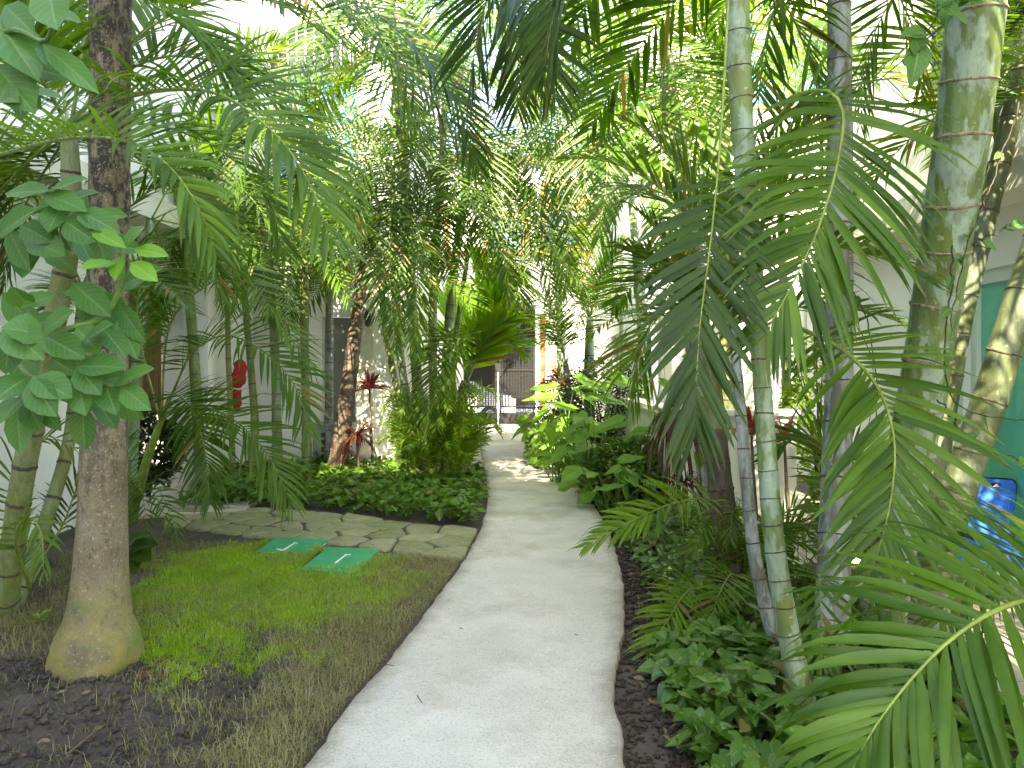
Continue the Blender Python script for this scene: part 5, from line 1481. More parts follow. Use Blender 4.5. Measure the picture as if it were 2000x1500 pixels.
scatter('ground_cover', 'heart', np.c_[q, hz], rng.normal(-1.7, 1.3, m), rng.normal(-0.1, 0.4, m), L, L * rng.uniform(0.62, 0.8, m), M['pothos'],
        rng.uniform(0.2, 1.0, m), rng.normal(0, 0.35, m), 'heart-leaved ground cover in the right bed beside the path', 'ground cover')

# ------------------------------------------------------------------ grass and soil litter
def blades(name, q, z, L, W, lean, mat, label):
    m = len(q)
    a = rng.uniform(0, 6.28, m)
    d = np.stack([np.cos(a), np.sin(a), np.zeros(m)], 1)
    s = np.stack([-d[:, 1], d[:, 0], np.zeros(m)], 1)
    b = np.c_[q, z]
    p1 = b + d * (L * lean * 0.35)[:, None] + UP * (L * 0.62)[:, None] * np.sqrt(np.clip(1 - (lean * 0.6) ** 2, 0.05, 1))[:, None]
    p2 = b + d * (L * lean)[:, None] + UP * (L * np.sqrt(np.clip(1 - lean ** 2, 0.02, 1)))[:, None]
    V = np.stack([b - s * W[:, None], b + s * W[:, None], p1 - s * W[:, None] * 0.8, p1 + s * W[:, None] * 0.8, p2], 1).reshape(-1, 3)
    base = np.arange(m)[:, None] * 5
    F = np.concatenate([base + np.array([[0, 1, 3]]), base + np.array([[0, 3, 2]]), base + np.array([[2, 3, 4]])], 1).reshape(-1, 3)
    me = make_mesh(name, V, F, True, fattr={'rnd': np.repeat(rng.uniform(0, 1, m), 3)})
    me.materials.append(mat)
    return tag(link(name, me), label, 'grass', kind='stuff')

LID = [(-2.06, -1.62, 5.62, 6.12), (-1.55, -1.14, 5.22, 5.75)]
def off_lids(q, mrg=0.0):
    k = np.ones(len(q), bool)
    for x0, x1, y0, y1 in LID:
        k &= ~((q[:, 0] > x0 - mrg) & (q[:, 0] < x1 + mrg) & (q[:, 1] > y0 - mrg) & (q[:, 1] < y1 + mrg))
    return k

lawn = [G(320, 1062)[:2], G(480, 1058)[:2], G(600, 1075)[:2], G(720, 1085)[:2], G(860, 1105)[:2], G(830, 1150)[:2], G(760, 1200)[:2], G(700, 1290)[:2], G(610, 1420)[:2], G(560, 1500)[:2], G(470, 1500)[:2], G(420, 1460)[:2], G(300, 1400)[:2], G(280, 1300)[:2], G(225, 1200)[:2], G(250, 1080)[:2]]
cg = G(545, 1150)[:2]
def lush(q):
    dx, dy = (q[:, 0] - cg[0]) / 0.85, (q[:, 1] - cg[1]) / 1.15
    dy = np.where(dy < 0, dy * 1.25, dy)
    return np.clip(1.70 - np.sqrt(dx * dx + dy * dy) * 1.12 + (fbm(q[:, 0] * 3, q[:, 1] * 3, 17) - 0.47) * 2.2 + (fbm(q[:, 0] * 14, q[:, 1] * 14, 19) - 0.47) * 1.2, 0.04, 1)
q = fill(lawn, 190000)
q = q[off_path(q[:, 0], q[:, 1], 0.02) & off_lids(q)]
lu = lush(q)
q1 = q[rng.uniform(0, 1, len(q)) < lu ** 1.2 * 0.75]
m = len(q1)
blades('lawn_grass', q1, ground_h(q1[:, 0], q1[:, 1]) - 0.004, rng.uniform(0.022, 0.055, m) * (0.7 + 0.6 * lush(q1)), rng.uniform(0.0012, 0.0024, m), rng.uniform(0.35, 0.97, m), M['grass'], 'fine bright green lawn grass in front of the green lids')
q2 = fill([G(280, 1060)[:2], G(900, 1100)[:2], G(860, 1160)[:2], G(815, 1215)[:2], G(700, 1350)[:2], G(560, 1540)[:2], G(-60, 1560)[:2], G(-60, 1200)[:2], G(120, 1090)[:2]], 95000)
dens = np.clip(0.25 + 1.9 * (fbm(q2[:, 0] * 2.4, q2[:, 1] * 2.4, 23) - 0.42), 0.03, 1)
bare = np.clip((4.15 - q2[:, 1]) / 0.6, 0, 1) * np.clip((-0.98 - q2[:, 0]) / 0.2, 0, 1)
near_path = np.clip(1.3 - (path_x(q2[:, 1])[0] - q2[:, 0]) / 0.6, 0, 1)
dens = np.clip(dens + 0.55 * near_path, 0, 1) * (1 - 0.93 * bare)
q2 = q2[(rng.uniform(0, 1, len(q2)) < dens) & off_path(q2[:, 0], q2[:, 1], 0.015) & off_lids(q2) & (trench(q2[:, 0], q2[:, 1]) > 0.07)]
m = len(q2)
blades('dry_grass', q2, ground_h(q2[:, 0], q2[:, 1]) - 0.004, rng.uniform(0.035, 0.11, m), rng.uniform(0.0008, 0.0017, m), rng.uniform(0.72, 0.995, m), M['drygrass'], 'dry straw-coloured grass spread over the soil beside the path')
q3 = fill([G(180, 1330)[:2], G(560, 1300)[:2], G(640, 1400)[:2], G(560, 1540)[:2], G(200, 1540)[:2]], 2200)
cl = fbm(q3[:, 0] * 6, q3[:, 1] * 6, 41)
q3 = q3[(cl > 0.56) & off_path(q3[:, 0], q3[:, 1], 0.03)]
m = len(q3)
blades('grass_tufts', q3, ground_h(q3[:, 0], q3[:, 1]) - 0.004, rng.uniform(0.05, 0.13, m), rng.uniform(0.001, 0.002, m), rng.uniform(0.55, 0.97, m), M['drygrass'], 'scattered thin grass tufts on the bare soil')

# clods and pebbles on the bare soil
q = fill([G(-80, 1290)[:2], G(300, 1290)[:2], G(520, 1250)[:2], G(480, 1540)[:2], G(-80, 1560)[:2]], 1500)
gs, n0 = [], 0
ico = np.array([(0, 0, 1), (0.9, 0, 0.2), (0.3, 0.85, 0.25), (-0.75, 0.5, 0.2), (-0.7, -0.55, 0.25), (0.3, -0.9, 0.2), (0, 0, -0.6)])
icf = np.array([(0, 1, 2), (0, 2, 3), (0, 3, 4), (0, 4, 5), (0, 5, 1), (6, 2, 1), (6, 3, 2), (6, 4, 3), (6, 5, 4), (6, 1, 5)])
ft = G(186, 1296)
th_ = rng.uniform(0, 6.28, 420)
rr_ = 0.215 + np.abs(rng.normal(0, 0.05, 420))
q = np.vstack([q, np.c_[ft[0] + rr_ * np.cos(th_), ft[1] + rr_ * np.sin(th_)]])
sz = 0.004 + 0.022 * rng.uniform(0, 1, len(q)) ** 3
Vc = ico[None] * (1 + rng.uniform(-0.25, 0.25, (len(q), 7, 3))) * sz[:, None, None] + np.c_[q, ground_h(q[:, 0], q[:, 1]) + sz * 0.2][:, None]
Fc = (icf[None] + (np.arange(len(q)) * 7)[:, None, None]).reshape(-1, 3)
tag(obj('soil_clods', (Vc.reshape(-1, 3), Fc), M['soil'], smooth=False), 'crumbly dark soil clods on the bare ground at lower left', 'soil clods', kind='stuff')

q = fill([(0.38, 1.8), (0.85, 1.8), (1.1, 6.5), (0.75, 9.0), (0.55, 9.0)], 5200)
q = q[off_path(q[:, 0], q[:, 1], 0.01)]
sz = 0.005 + 0.016 * rng.uniform(0, 1, len(q)) ** 2
Vc = ico[None] * (1 + rng.uniform(-0.35, 0.35, (len(q), 7, 3))) * sz[:, None, None] * np.array([1.4, 1, 0.8]) + np.c_[q, ground_h(q[:, 0], q[:, 1]) + sz * 0.3][:, None]
Fc = (icf[None] + (np.arange(len(q)) * 7)[:, None, None]).reshape(-1, 3)
M['mulch'] = plain('dark_bark_mulch', (0.038, 0.028, 0.021), 0.9, var=0.5, scale=60)
tag(obj('bark_mulch', (Vc.reshape(-1, 3), Fc), M['mulch'], smooth=False), 'dark crumbly bark mulch along the right edge of the path', 'mulch', kind='stuff')

# leaf litter on the left soil and along the right edge of the path
ql = np.vstack([fill([G(-60, 1150)[:2], G(330, 1060)[:2], G(520, 1500)[:2], G(-60, 1500)[:2]], 260), fill([(0.58, 2.2), (0.9, 2.2), (1.05, 6.5), (0.62, 6.5)], 420)])
ql = ql[off_path(ql[:, 0], ql[:, 1], 0.02)]
m = len(ql)
M['litter'] = leafmat('dry_litter', (0.10, 0.06, 0.03), (0.30, 0.22, 0.13), 0.15, 0.7, tip=False, tcol=(1.2, 1.0, 0.8))
lw_ = rng.uniform(0.02, 0.06, m)
scatter('leaf_litter', 'oval', np.c_[ql, ground_h(ql[:, 0], ql[:, 1]) + 0.008], rng.uniform(0, 6.28, m), rng.normal(0.05, 0.2, m), lw_, lw_ * rng.uniform(0.15, 0.6, m), M['litter'], rng.uniform(0, 1, m), rng.normal(0, 0.4, m), 'small dry leaf scraps lying on the soil', 'leaf litter')

# ------------------------------------------------------------------ green covers
for i, (px4, lab) in enumerate(zip(([(500, 1077), (582, 1095), (641, 1052), (537, 1050)], [(584, 1113), (695, 1119), (742, 1072), (641, 1068)]),
                                   ('green painted utility lid farther from the path, its near edge buried in grass', 'green painted utility lid nearer the path, beside the other lid'))):
    z = 0.055
    poly = np.array([G(*p, z)[:2] for p in px4])
    cc = poly.mean(0)
    lid = thing('utility_lid', lab, 'utility lid', (cc[0], cc[1], 0), 'green utility lids in the lawn')
    bevel(obj('plate', prism(poly, z - 0.022, z), M['lid_green'], lid), 0.004)
    obj('rim', prism(cc + (poly - cc) * 0.985, -0.03, z - 0.0225), M['render_cream'], lid)
    ex, ey = nrm(poly[1] - poly[0]), nrm((poly[3] + poly[2]) / 2 - (poly[0] + poly[1]) / 2)
    def mark(a, b, w, zz):
        a, b = cc + ex * a[0] + ey * a[1], cc + ex * b[0] + ey * b[1]
        d = nrm(b - a)
        sdv = np.array([-d[1], d[0]]) * w
        return prism([a - sdv, b - sdv * 0.7, b + sdv * 0.7, a + sdv], z - 0.002, zz)
    mk = [mark((-0.01, -0.12), (0.0, 0.12), 0.009, z + 0.002), mark((-0.09, -0.13), (-0.005, -0.13), 0.010, z + 0.0026), mark((-0.01, 0.115), (0.035, 0.13), 0.009, z + 0.0032)]
    obj('handle_mark', cat(mk if i == 0 else mk[:1] + mk[2:]), M['lid_mark'], lid)

# ------------------------------------------------------------------ broadleaf shrub at upper left
shrub = thing('broadleaf_shrub', 'broad-leaved shrub reaching in from the left in front of the swollen trunk', 'shrub', (-2.3, 2.3, 0))
obj('trunk', tube([(-2.35, 2.3, 0), (-2.2, 2.25, 0.7), (-1.95, 2.2, 1.3), (-1.75, 2.15, 1.8), (-1.65, 2.1, 2.4), (-1.7, 2.1, 3.1)], [0.045, 0.04, 0.032, 0.026, 0.02, 0.01], 30, 10), M['twig'], shrub, smooth=True)
for pts in ([(-60, 640, 2.15), (20, 690, 2.05), (60, 735, 1.98), (150, 745, 1.95)], [(20, 690, 2.05), (110, 650, 2.0), (150, 712, 1.95), (205, 752, 1.9), (240, 750, 1.9)],
            [(110, 650, 2.0), (200, 620, 1.98), (235, 560, 1.95), (240, 480, 1.93)], [(-60, 470, 2.1), (40, 420, 2.0), (150, 405, 1.97), (240, 480, 1.93)],
            [(-80, 120, 2.0), (20, 60, 1.9), (90, 80, 1.85), (110, 0, 1.82)]):
    obj('branch', tube(PP(pts), [0.011, 0.008, 0.005], 20, 6), M['stem_green'], shrub, smooth=True)
LV = [  # base, tip, width (photo pixels), distance, new growth
    ((88, 655), (5, 635), 62, 1.9, 0), ((8, 637), (85, 702), 62, 1.86, 0), ((85, 655), (165, 697), 50, 1.88, 0), ((25, 640), (2, 732), 58, 1.9, 0), ((82, 652), (138, 603), 46, 1.86, 0),
    ((140, 552), (216, 618), 46, 1.98, 0), ((160, 668), (216, 628), 44, 1.9, 0), ((150, 715), (245, 713), 48, 1.88, 0), ((150, 716), (196, 770), 46, 1.86, 0), ((222, 752), (296, 712), 40, 1.84, 0),
    ((206, 750), (224, 806), 44, 1.86, 0), ((235, 754), (292, 800), 40, 1.85, 0), ((56, 736), (-14, 776), 52, 1.85, 0), ((62, 736), (140, 774), 54, 1.83, 0), ((58, 740), (106, 812), 52, 1.84, 0),
    ((152, 745), (166, 811), 42, 1.88, 0), ((52, 772), (-8, 818), 50, 1.9, 0), ((50, 780), (78, 838), 42, 1.92, 0), ((200, 640), (247, 694), 38, 1.92, 0), ((232, 620), (268, 700), 36, 1.96, 0),
    ((110, 575), (40, 600), 44, 2.02, 0), ((60, 600), (20, 560), 44, 2.0, 0), ((150, 640), (195, 690), 48, 1.93, 0), ((100, 700), (150, 730), 44, 1.92, 0), ((215, 600), (268, 640), 36, 2.0, 0),
    ((10, 378), (95, 368), 40, 1.95, 0), ((85, 378), (170, 412), 42, 1.93, 0), ((150, 410), (234, 452), 44, 1.92, 0), ((-6, 462), (64, 404), 58, 1.9, 0), ((125, 396), (90, 452), 48, 1.95, 0), ((122, 428), (182, 470), 46, 1.92, 0),
    ((240, 484), (278, 438), 36, 1.9, 0), ((60, 470), (120, 492), 50, 1.97, 0), ((40, 440), (100, 470), 44, 1.98, 0), ((178, 448), (244, 480), 28, 1.88, 1), ((226, 512), (158, 520), 34, 1.87, 1), ((262, 486), (328, 496), 28, 1.88, 1),
    ((255, 512), (305, 546), 32, 1.87, 1), ((235, 500), (222, 545), 26, 1.9, 1), ((95, -20), (108, 54), 66, 1.8, 0), ((84, 88), (194, 178), 42, 1.82, 0), ((78, 84), (128, 142), 40, 1.84, 0), ((-14, 30), (74, 150), 84, 1.9, 0),
    ((-10, 125), (62, 212), 74, 1.88, 0), ((10, 10), (60, 60), 50, 1.9, 0), ((-20, 180), (30, 190), 50, 1.9, 0), ((60, 20), (20, 90), 56, 1.95, 0)]
lr = np.random.default_rng(12)
for i, (b, t, w, Y, new) in enumerate(LV):
    bb, tt = P(*b, Y + lr.uniform(0, 0.05)), P(*t, Y - lr.uniform(0, 0.06))
    nn = nrm(np.array([lr.normal(0, 0.3), -0.95 + lr.normal(0, 0.2), 0.6]))
    one_leaf(shrub, LT['oval'], bb, tt, w * 1.22 / FPX * Y, nn, M['broad_new' if new else 'broad'], curve=lr.uniform(0.1, 0.5), wave=0.07, ph=lr.uniform(0, 6))

zones = [((0, 235), (560, 800), 34), ((0, 190), (370, 480), 16), ((-20, 90), (0, 200), 8)]
for (xa_, xb_), (ya_, yb_), cnt in zones:
    for k in range(cnt):
        bx0, by0 = lr.uniform(xa_, xb_), lr.uniform(ya_, yb_)
        a = lr.uniform(-0.6, 2.2)
        ll = lr.uniform(62, 98)
        Y = lr.uniform(1.98, 2.25)
        bb, tt = P(bx0, by0, Y), P(bx0 + ll * math.cos(a), by0 + ll * math.sin(a), Y - lr.uniform(0, 0.10))
        nn = nrm(np.array([lr.normal(0, 0.45), -0.8 + lr.normal(0, 0.3), 0.6]))
        one_leaf(shrub, LT['oval'], bb, tt, ll * lr.uniform(0.5, 0.62) / FPX * Y, nn, M['broad'], curve=lr.uniform(0.1, 0.7), wave=0.08, ph=lr.uniform(0, 6))

# ------------------------------------------------------------------ taro and other leafy plants on the right
def taro(label, base, leaves, seed, extra=8, spread=0.4, hmax=1.0, kind='arrow', size=0.34, mat='taro', Y0=8):
    trng = np.random.default_rng(seed)
    t = thing('taro_plant', label, 'taro plant', base)
    L = []
    for (b, tp, w, Y) in leaves:
        L.append((P(*b, Y), P(*tp, Y), w / FPX * Y))
    for k in range(extra):
        a = trng.uniform(0, 6.28)
        r = spread * trng.uniform(0.3, 1)
        bb = base + np.array([r * math.cos(a), r * math.sin(a), hmax * trng.uniform(0.25, 0.9)])
        s = size * trng.uniform(0.5, 1.0)
        tt = bb + s * np.array([math.cos(a) * 0.9, math.sin(a) * 0.9 - 0.25, trng.uniform(-0.7, 0.25)])
        L.append((bb, tt, s * trng.uniform(0.5, 0.75)))
    for bb, tt, w in L:
        n = nrm(np.array([trng.normal(0, 0.25), -0.55 + trng.normal(0, 0.2), 0.85]))
        lf = one_leaf(t, LT[kind], bb, tt, w, n, M[mat], curve=trng.uniform(0.1, 0.7), wave=0.2, ph=trng.uniform(0, 6))
        foot = base + np.array([trng.uniform(-0.1, 0.1), trng.uniform(-0.1, 0.1), 0])
        mid = foot * 0.35 + bb * 0.65
        mid[2] = bb[2] * 0.72
        obj('stalk', tube([foot, mid, bb], [0.011, 0.008, 0.005], 10, 6), M['stem_green'], lf, smooth=True)
    return t
taro('taro with big pale leaves spread flat above the dark hedge side', G(1170, 985), [
    ((1190, 758), (1120, 752), 36, 8.3), ((1128, 742), (1195, 762), 46, 8.1), ((1195, 742), (1262, 752), 48, 8.0), ((1150, 775), (1225, 790), 30, 8.1),
    ((1215, 822), (1138, 848), 34, 7.7), ((1080, 775), (1016, 780), 30, 8.4), ((1085, 755), (1018, 762), 26, 8.6), ((1120, 800), (1052, 782), 28, 8.2), ((1185, 775), (1245, 800), 34, 7.9),
    ((1075, 830), (1078, 885), 22, 8.0), ((1100, 812), (1058, 842), 30, 8.2), ((1160, 880), (1120, 868), 26, 7.9)], 301, 30, 0.55, 1.10)
taro('low taro clump close to the path edge, beside the pale-leaved one', G(1095, 950), [
    ((1070, 800), (1030, 830), 26, 9.0), ((1105, 840), (1060, 868), 28, 9.0), ((1140, 860), (1165, 900), 26, 8.8), ((1060, 850), (1030, 870), 22, 9.3), ((1120, 760), (1175, 800), 20, 9.0)], 302, 30, 0.5, 1.0, size=0.28)
taro('small taro with few leaves low beside the brown drooping plant', G(1215, 1010), [
    ((1212, 900), (1262, 890), 26, 7.0), ((1212, 915), (1178, 925), 26, 7.0), ((1215, 925), (1240, 945), 22, 7.0), ((1180, 955), (1225, 945), 20, 6.9)], 303, 10, 0.35, 0.45, size=0.2)
taro('taro on the far side of the low mint wall end', G(1290, 1000) + np.array([-0.12, 0, 0]), [((1290, 745), (1330, 770), 26, 7.2), ((1280, 800), (1320, 830), 26, 7.2)], 304, 8, 0.3, 0.8, size=0.22)

for i, (px, py, n, sp, hm, lab) in enumerate(((1050, 905, 22, 0.42, 0.85, 'yellow-green leafy plant at the path edge farther along, toward the gate'), (1045, 872, 18, 0.4, 0.8, 'farthest leafy plant on the right, close to the gate foot'), (1235, 985, 18, 0.3, 0.95, 'tall leafy plant right against the end of the mint wall'), (1150, 1005, 14, 0.35, 0.6, 'low broad-leaved plant in front of the pale taro, by the path'))):
    taro(lab, G(px, py) + np.array([0.22, 0, 0]), [], 310 + i, n, sp, hm, size=0.30, kind=('arrow', 'oval')[i % 2])
# leafy under-storey
def rosette(name, label, cat_, c, n, L, W, mat, seed, el=(-30, 70), sag=0.8, stem=None, kind='strap', group=None):
    rr = np.random.default_rng(seed)
    t = thing(name, label, cat_, (c[0], c[1], 0), group)
    if stem:
        obj('stem', tube([np.array([c[0] + stem[0], c[1], 0.0]), np.array([c[0] + stem[0] * 0.4, c[1], c[2] * 0.5]), c], [0.022, 0.018, 0.012], 14, 8), M['bark_brown'], t, smooth=True)
    v = np.linspace(0, 1, 8)
    w = np.interp(v, [0, 0.15, 0.45, 0.8, 1], [0.25, 0.7, 1, 0.6, 0.02])
    for i in range(n):
        a = i * 2.39996 + rr.uniform(-0.3, 0.3)
        e = math.radians(el[0] + (el[1] - el[0]) * ((i * 0.7549 + rr.uniform(0, 0.2)) % 1))
        Li = L * rr.uniform(0.75, 1.15)
        h = np.array([math.cos(a), math.sin(a), 0])
        s = np.array([-h[1], h[0], 0])
        k = sag * rr.uniform(0.7, 1.3)
        cen = c + Li * (h * (math.cos(e) * v)[:, None] * (1 - 0.25 * k * v[:, None]) + UP * (math.sin(e) * v - k * 0.75 * v ** 2)[:, None])
        tw = rr.uniform(-0.5, 0.5)
        wv = (W * 0.5 * w)[:, None] * (s * math.cos(tw) + UP * math.sin(tw))
        dn = UP * (W * 0.12 * w)[:, None]
        V = np.stack([cen - wv + dn, cen - dn, cen + wv + dn], 1).reshape(-1, 3)
        me = make_mesh('leaf', V, strip_faces(1, 7, 3), True)
        me.materials.append(M[mat])
        link('leaf', me, None, t)
    return t
rosette('ti_plant', 'red-leaved ti plant standing right of the brown leaning palm', 'ti plant', P(722, 760, 9.9), 34, 0.46, 0.055, 'ti_red', 1, (0, 85), 0.55, stem=(0.05,))
rosette('ti_plant', 'dull maroon ti plant lower, against the brown leaning palm', 'ti plant', P(697, 850, 9.7), 34, 0.42, 0.04, 'ti_brown', 2, (-30, 60), 0.8, stem=(0.04,))
rosette('ti_plant', 'brown drooping ti plant in front of the mint garden wall', 'ti plant', P(1315, 815, 6.6), 64, 0.52, 0.030, 'ti_brown', 3, (-40, 60), 1.5, stem=(0.10,))
rosette('ti_plant', 'small dark maroon plant low at the foot of the mint wall', 'ti plant', P(1335, 945, 6.3), 50, 0.34, 0.022, 'ti_brown', 4, (-10, 80), 1.0, stem=(0.02,))
rosette('ti_plant', 'orange and pink ti plant between the near ringed stems', 'ti plant', P(1468, 850, 6.9), 26, 0.52, 0.06, 'ti_orange', 5, (18, 86), 0.55, stem=(0.05,))
rosette('ti_plant', 'reddish ti plant right of the nearest ringed palm', 'ti plant', P(1532, 860, 7.1), 20, 0.50, 0.055, 'ti_orange', 6, (18, 86), 0.55, stem=(0.05,))
rosette('ti_plant', 'brown-green ti plant beside the grey box', 'ti plant', P(668, 880, 10.4), 22, 0.40, 0.05, 'ti_brown', 7, (-20, 60), 0.9, stem=(0.02,))
rosette('strap_leaf_plant', 'dark strap-leaved plant beneath the meter box', 'plant', P(625, 905, 10.2), 24, 0.5, 0.05, 'palm_dark', 8, (10, 70), 0.9)
for i, (px, py, Y, n, L, mt) in enumerate(((1420, 1000, 5.2, 34, 0.45, 'spider'), (1560, 1040, 5.0, 40, 0.42, 'spider'), (1330, 1010, 5.9, 30, 0.35, 'spider'), (1590, 1150, 4.3, 44, 0.5, 'palm_young'), (1660, 1060, 4.6, 44, 0.5, 'palm_young'), (1480, 1290, 3.5, 26, 0.3, 'palm'), (1860, 1290, 3.1, 40, 0.45, 'palm_dark'), (1830, 1130, 4.4, 34, 0.4, 'spider'))):
    c = P(px, py, Y)
    c[2] = max(c[2], 0.1)
    rosette('grassy_plant', ('pale grassy tuft at the top of the stout brown trunk', 'pale grassy tuft right of the nearest ringed palm', 'thin-leaved tuft below the maroon plant', 'green grassy clump at the foot of the grey palm', 'green grassy clump behind the grey palm stem', 'narrow-leaved tuft left of the nearest ringed stem foot', 'dark grassy clump under the bottom right frond', 'pale tuft below the blue chair')[i], 'grassy plant', c, n, L, 0.016, mt, 20 + i, (10, 85), 1.1)

# arrowhead vine leaves in the near right bed
arr = thing('arrowhead_plant', 'arrowhead plant with pale veined leaves in the near right bed', 'arrowhead plant', G(1335, 1400))
for b, t, w, Y in (((1320, 1300), (1272, 1318), 40, 3.3), ((1345, 1330), (1372, 1285), 34, 3.25), ((1350, 1345), (1362, 1400), 36, 3.2), ((1328, 1375), (1330, 1435), 36, 3.1), ((1325, 1370), (1330, 1362 - 60), 30, 3.2), ((1400, 1300), (1440, 1330), 34, 3.3), ((1555, 1485), (1625, 1530), 56, 2.7), ((1860, 1480), (1820, 1440), 44, 2.7), ((1300, 1340), (1285, 1385), 30, 3.15)):
    bb = P(*b, Y)
    lf = one_leaf(arr, LT['arrow'], bb, P(*t, Y - 0.05), w / FPX * Y, nrm(np.array([0.1, -0.6, 0.8])), M['arrow'], curve=0.4, wave=0.12)
    obj('stalk', tube([np.array([bb[0], bb[1] + 0.05, 0.0]), bb], [0.004, 0.003], 6, 5), M['stem_green'], lf)

# seedlings on the soil
for i, (px, py, s, lab) in enumerate(((290, 1160, 0.06, 'tiny yellow-green seedling at the edge of the lawn'), (80, 1222, 0.05, 'tiny green seedling left of the swollen foot'))):
    g = G(px, py)
    t = thing('seedling', lab, 'seedling', g)
    obj('stem', tube([g, g + UP * 0.06], [0.003, 0.002], 5, 5), M['stem_green'], t)
    for k in range(6):
        a = k * 1.1 + i
        b = g + UP * (0.03 + 0.008 * k)
        one_leaf(t, LTS['oval'], b, b + s * np.array([math.cos(a), math.sin(a) * 0.6, 0.5]), s * 0.6, UP + np.array([0, -0.6, 0]), M['broad_new'], curve=0.5)

# broad rounded leaves right of the swollen trunk
rnd_pl = thing('broadleaf_plant', 'low plant with rounded leaves right of the swollen trunk', 'plant', G(262, 1100))
for b, t, w in (((250, 1070), (305, 1058), 40), ((255, 1075), (292, 1088), 46), ((245, 1060), (290, 1036), 34), ((250, 1085), (262, 1118), 40)):
    one_leaf(rnd_pl, LT['oval'], P(*b, 5.2), P(*t, 5.1), w / FPX * 5.1, nrm(np.array([0.1, -0.6, 0.8])), M['palm_dark'], curve=0.5)
    obj('stalk', tube([G(258, 1110), P(*b, 5.2)], [0.004, 0.003], 5, 5), M['stem_green'], rnd_pl)
# big-leaved plants at the left end of the bed
bigl = thing('broadleaf_plant', 'glossy broad-leaved plant at the left end of the leafy bed', 'plant', G(470, 985))
lr = np.random.default_rng(33)
for k in range(22):
    a = lr.uniform(0, 6.28)
    b = G(468, 985) + np.array([lr.uniform(-0.35, 0.35), lr.uniform(-0.1, 0.3), lr.uniform(0.08, 0.34)])
    one_leaf(bigl, LT['heart'], b, b + 0.17 * np.array([math.cos(a), math.sin(a) * 0.6 - 0.3, -0.35]), 0.10, nrm(np.array([0, -0.7, 0.7])), M['pothos'], curve=0.5)

# ------------------------------------------------------------------ hedge shrubs near the gate
def shrub_ball(label, c, rx, ry, rz, n, leaf, mat, seed, name='hedge_shrub', base_z=0.0):
    hr = np.random.default_rng(seed)
    t = thing(name, label, 'shrub', (c[0], c[1], 0))
    d = nrm(hr.normal(0, 1, (n, 3)))
    r = hr.uniform(0.35, 1, n) ** 0.45
    lump = 0.82 + 0.36 * vnoise(np.arctan2(d[:, 1], d[:, 0]) * 2.2 + seed, d[:, 2] * 2.6, seed)
    pos = np.array(c) + d * (r * lump)[:, None] * np.array([rx, ry, rz])
    k = pos[:, 2] > 0.03
    pos, d = pos[k], d[k]
    m = len(pos)
    L = leaf * hr.uniform(0.7, 1.3, m)
    yaw = np.arctan2(d[:, 1], d[:, 0]) + hr.normal(0, 0.7, m)
    o = scatter('foliage', 'oval', pos, yaw, hr.normal(0.25, 0.5, m), L, L * 0.5, M[mat], hr.uniform(0, 0.8, m), hr.normal(0, 0.6, m), parent=t)
    o.location = -t.location
    for j in range(6):
        a = j * 1.05
        obj('stem', tube([np.array([c[0], c[1], 0]), np.array([c[0] + rx * 0.3 * math.cos(a), c[1] + ry * 0.3 * math.sin(a), c[2]]), np.array([c[0] + rx * 0.7 * math.cos(a), c[1] + ry * 0.7 * math.sin(a), c[2] + rz * 0.6])], [0.02, 0.014, 0.006], 8, 6), M['twig'], t)
    return t
shrub_ball('dark rounded hedge behind the pale taro leaves', P(1180, 800, 10.6), 0.62, 0.6, 0.75, 5200, 0.055, 'hedge', 1)
shrub_ball('dark hedge shrub with orange blossom close to the gate', P(1105, 790, 13.6), 0.60, 0.6, 0.75, 4200, 0.06, 'hedge', 2)
shrub_ball('dense green undergrowth shrub at the right path edge', P(1085, 880, 10.8), 0.42, 0.9, 0.40, 3600, 0.07, 'pothos', 3)
shrub_ball('leafy undergrowth shrub in front of the mint wall', P(1215, 930, 8.0), 0.45, 0.7, 0.42, 3600, 0.08, 'pothos', 4)
shrub_ball('dark leafy shrub by the reed blind doorway', P(290, 880, 8.2), 0.35, 0.4, 0.45, 1800, 0.09, 'hedge', 5)
shrub_ball('bushy green shrub behind the grey palm stem', P(1690, 1010, 5.9), 0.40, 0.5, 0.55, 2600, 0.07, 'palm', 6)
shrub_ball('climbing shrub against the white screen wall', P(1600, 800, 8.4), 0.42, 0.4, 0.9, 1500, 0.09, 'palm_young', 7)
bl_ = thing('orange_flower', 'orange blossom on the dark hedge close to the gate', 'flower', P(1085, 742, 12.95))
for k in range(12):
    a = k * 2.4
    b = P(1086, 742, 12.95) + np.array([0.05 * math.cos(a) * (k % 3), 0, 0.04 * math.sin(a) * (k % 4)])
    one_leaf(bl_, LTS['oval'], b, b + 0.11 * np.array([math.cos(a), -0.4, math.sin(a)]), 0.05, np.array([0, -1, 0.3]), M['bougain'], name='petal')

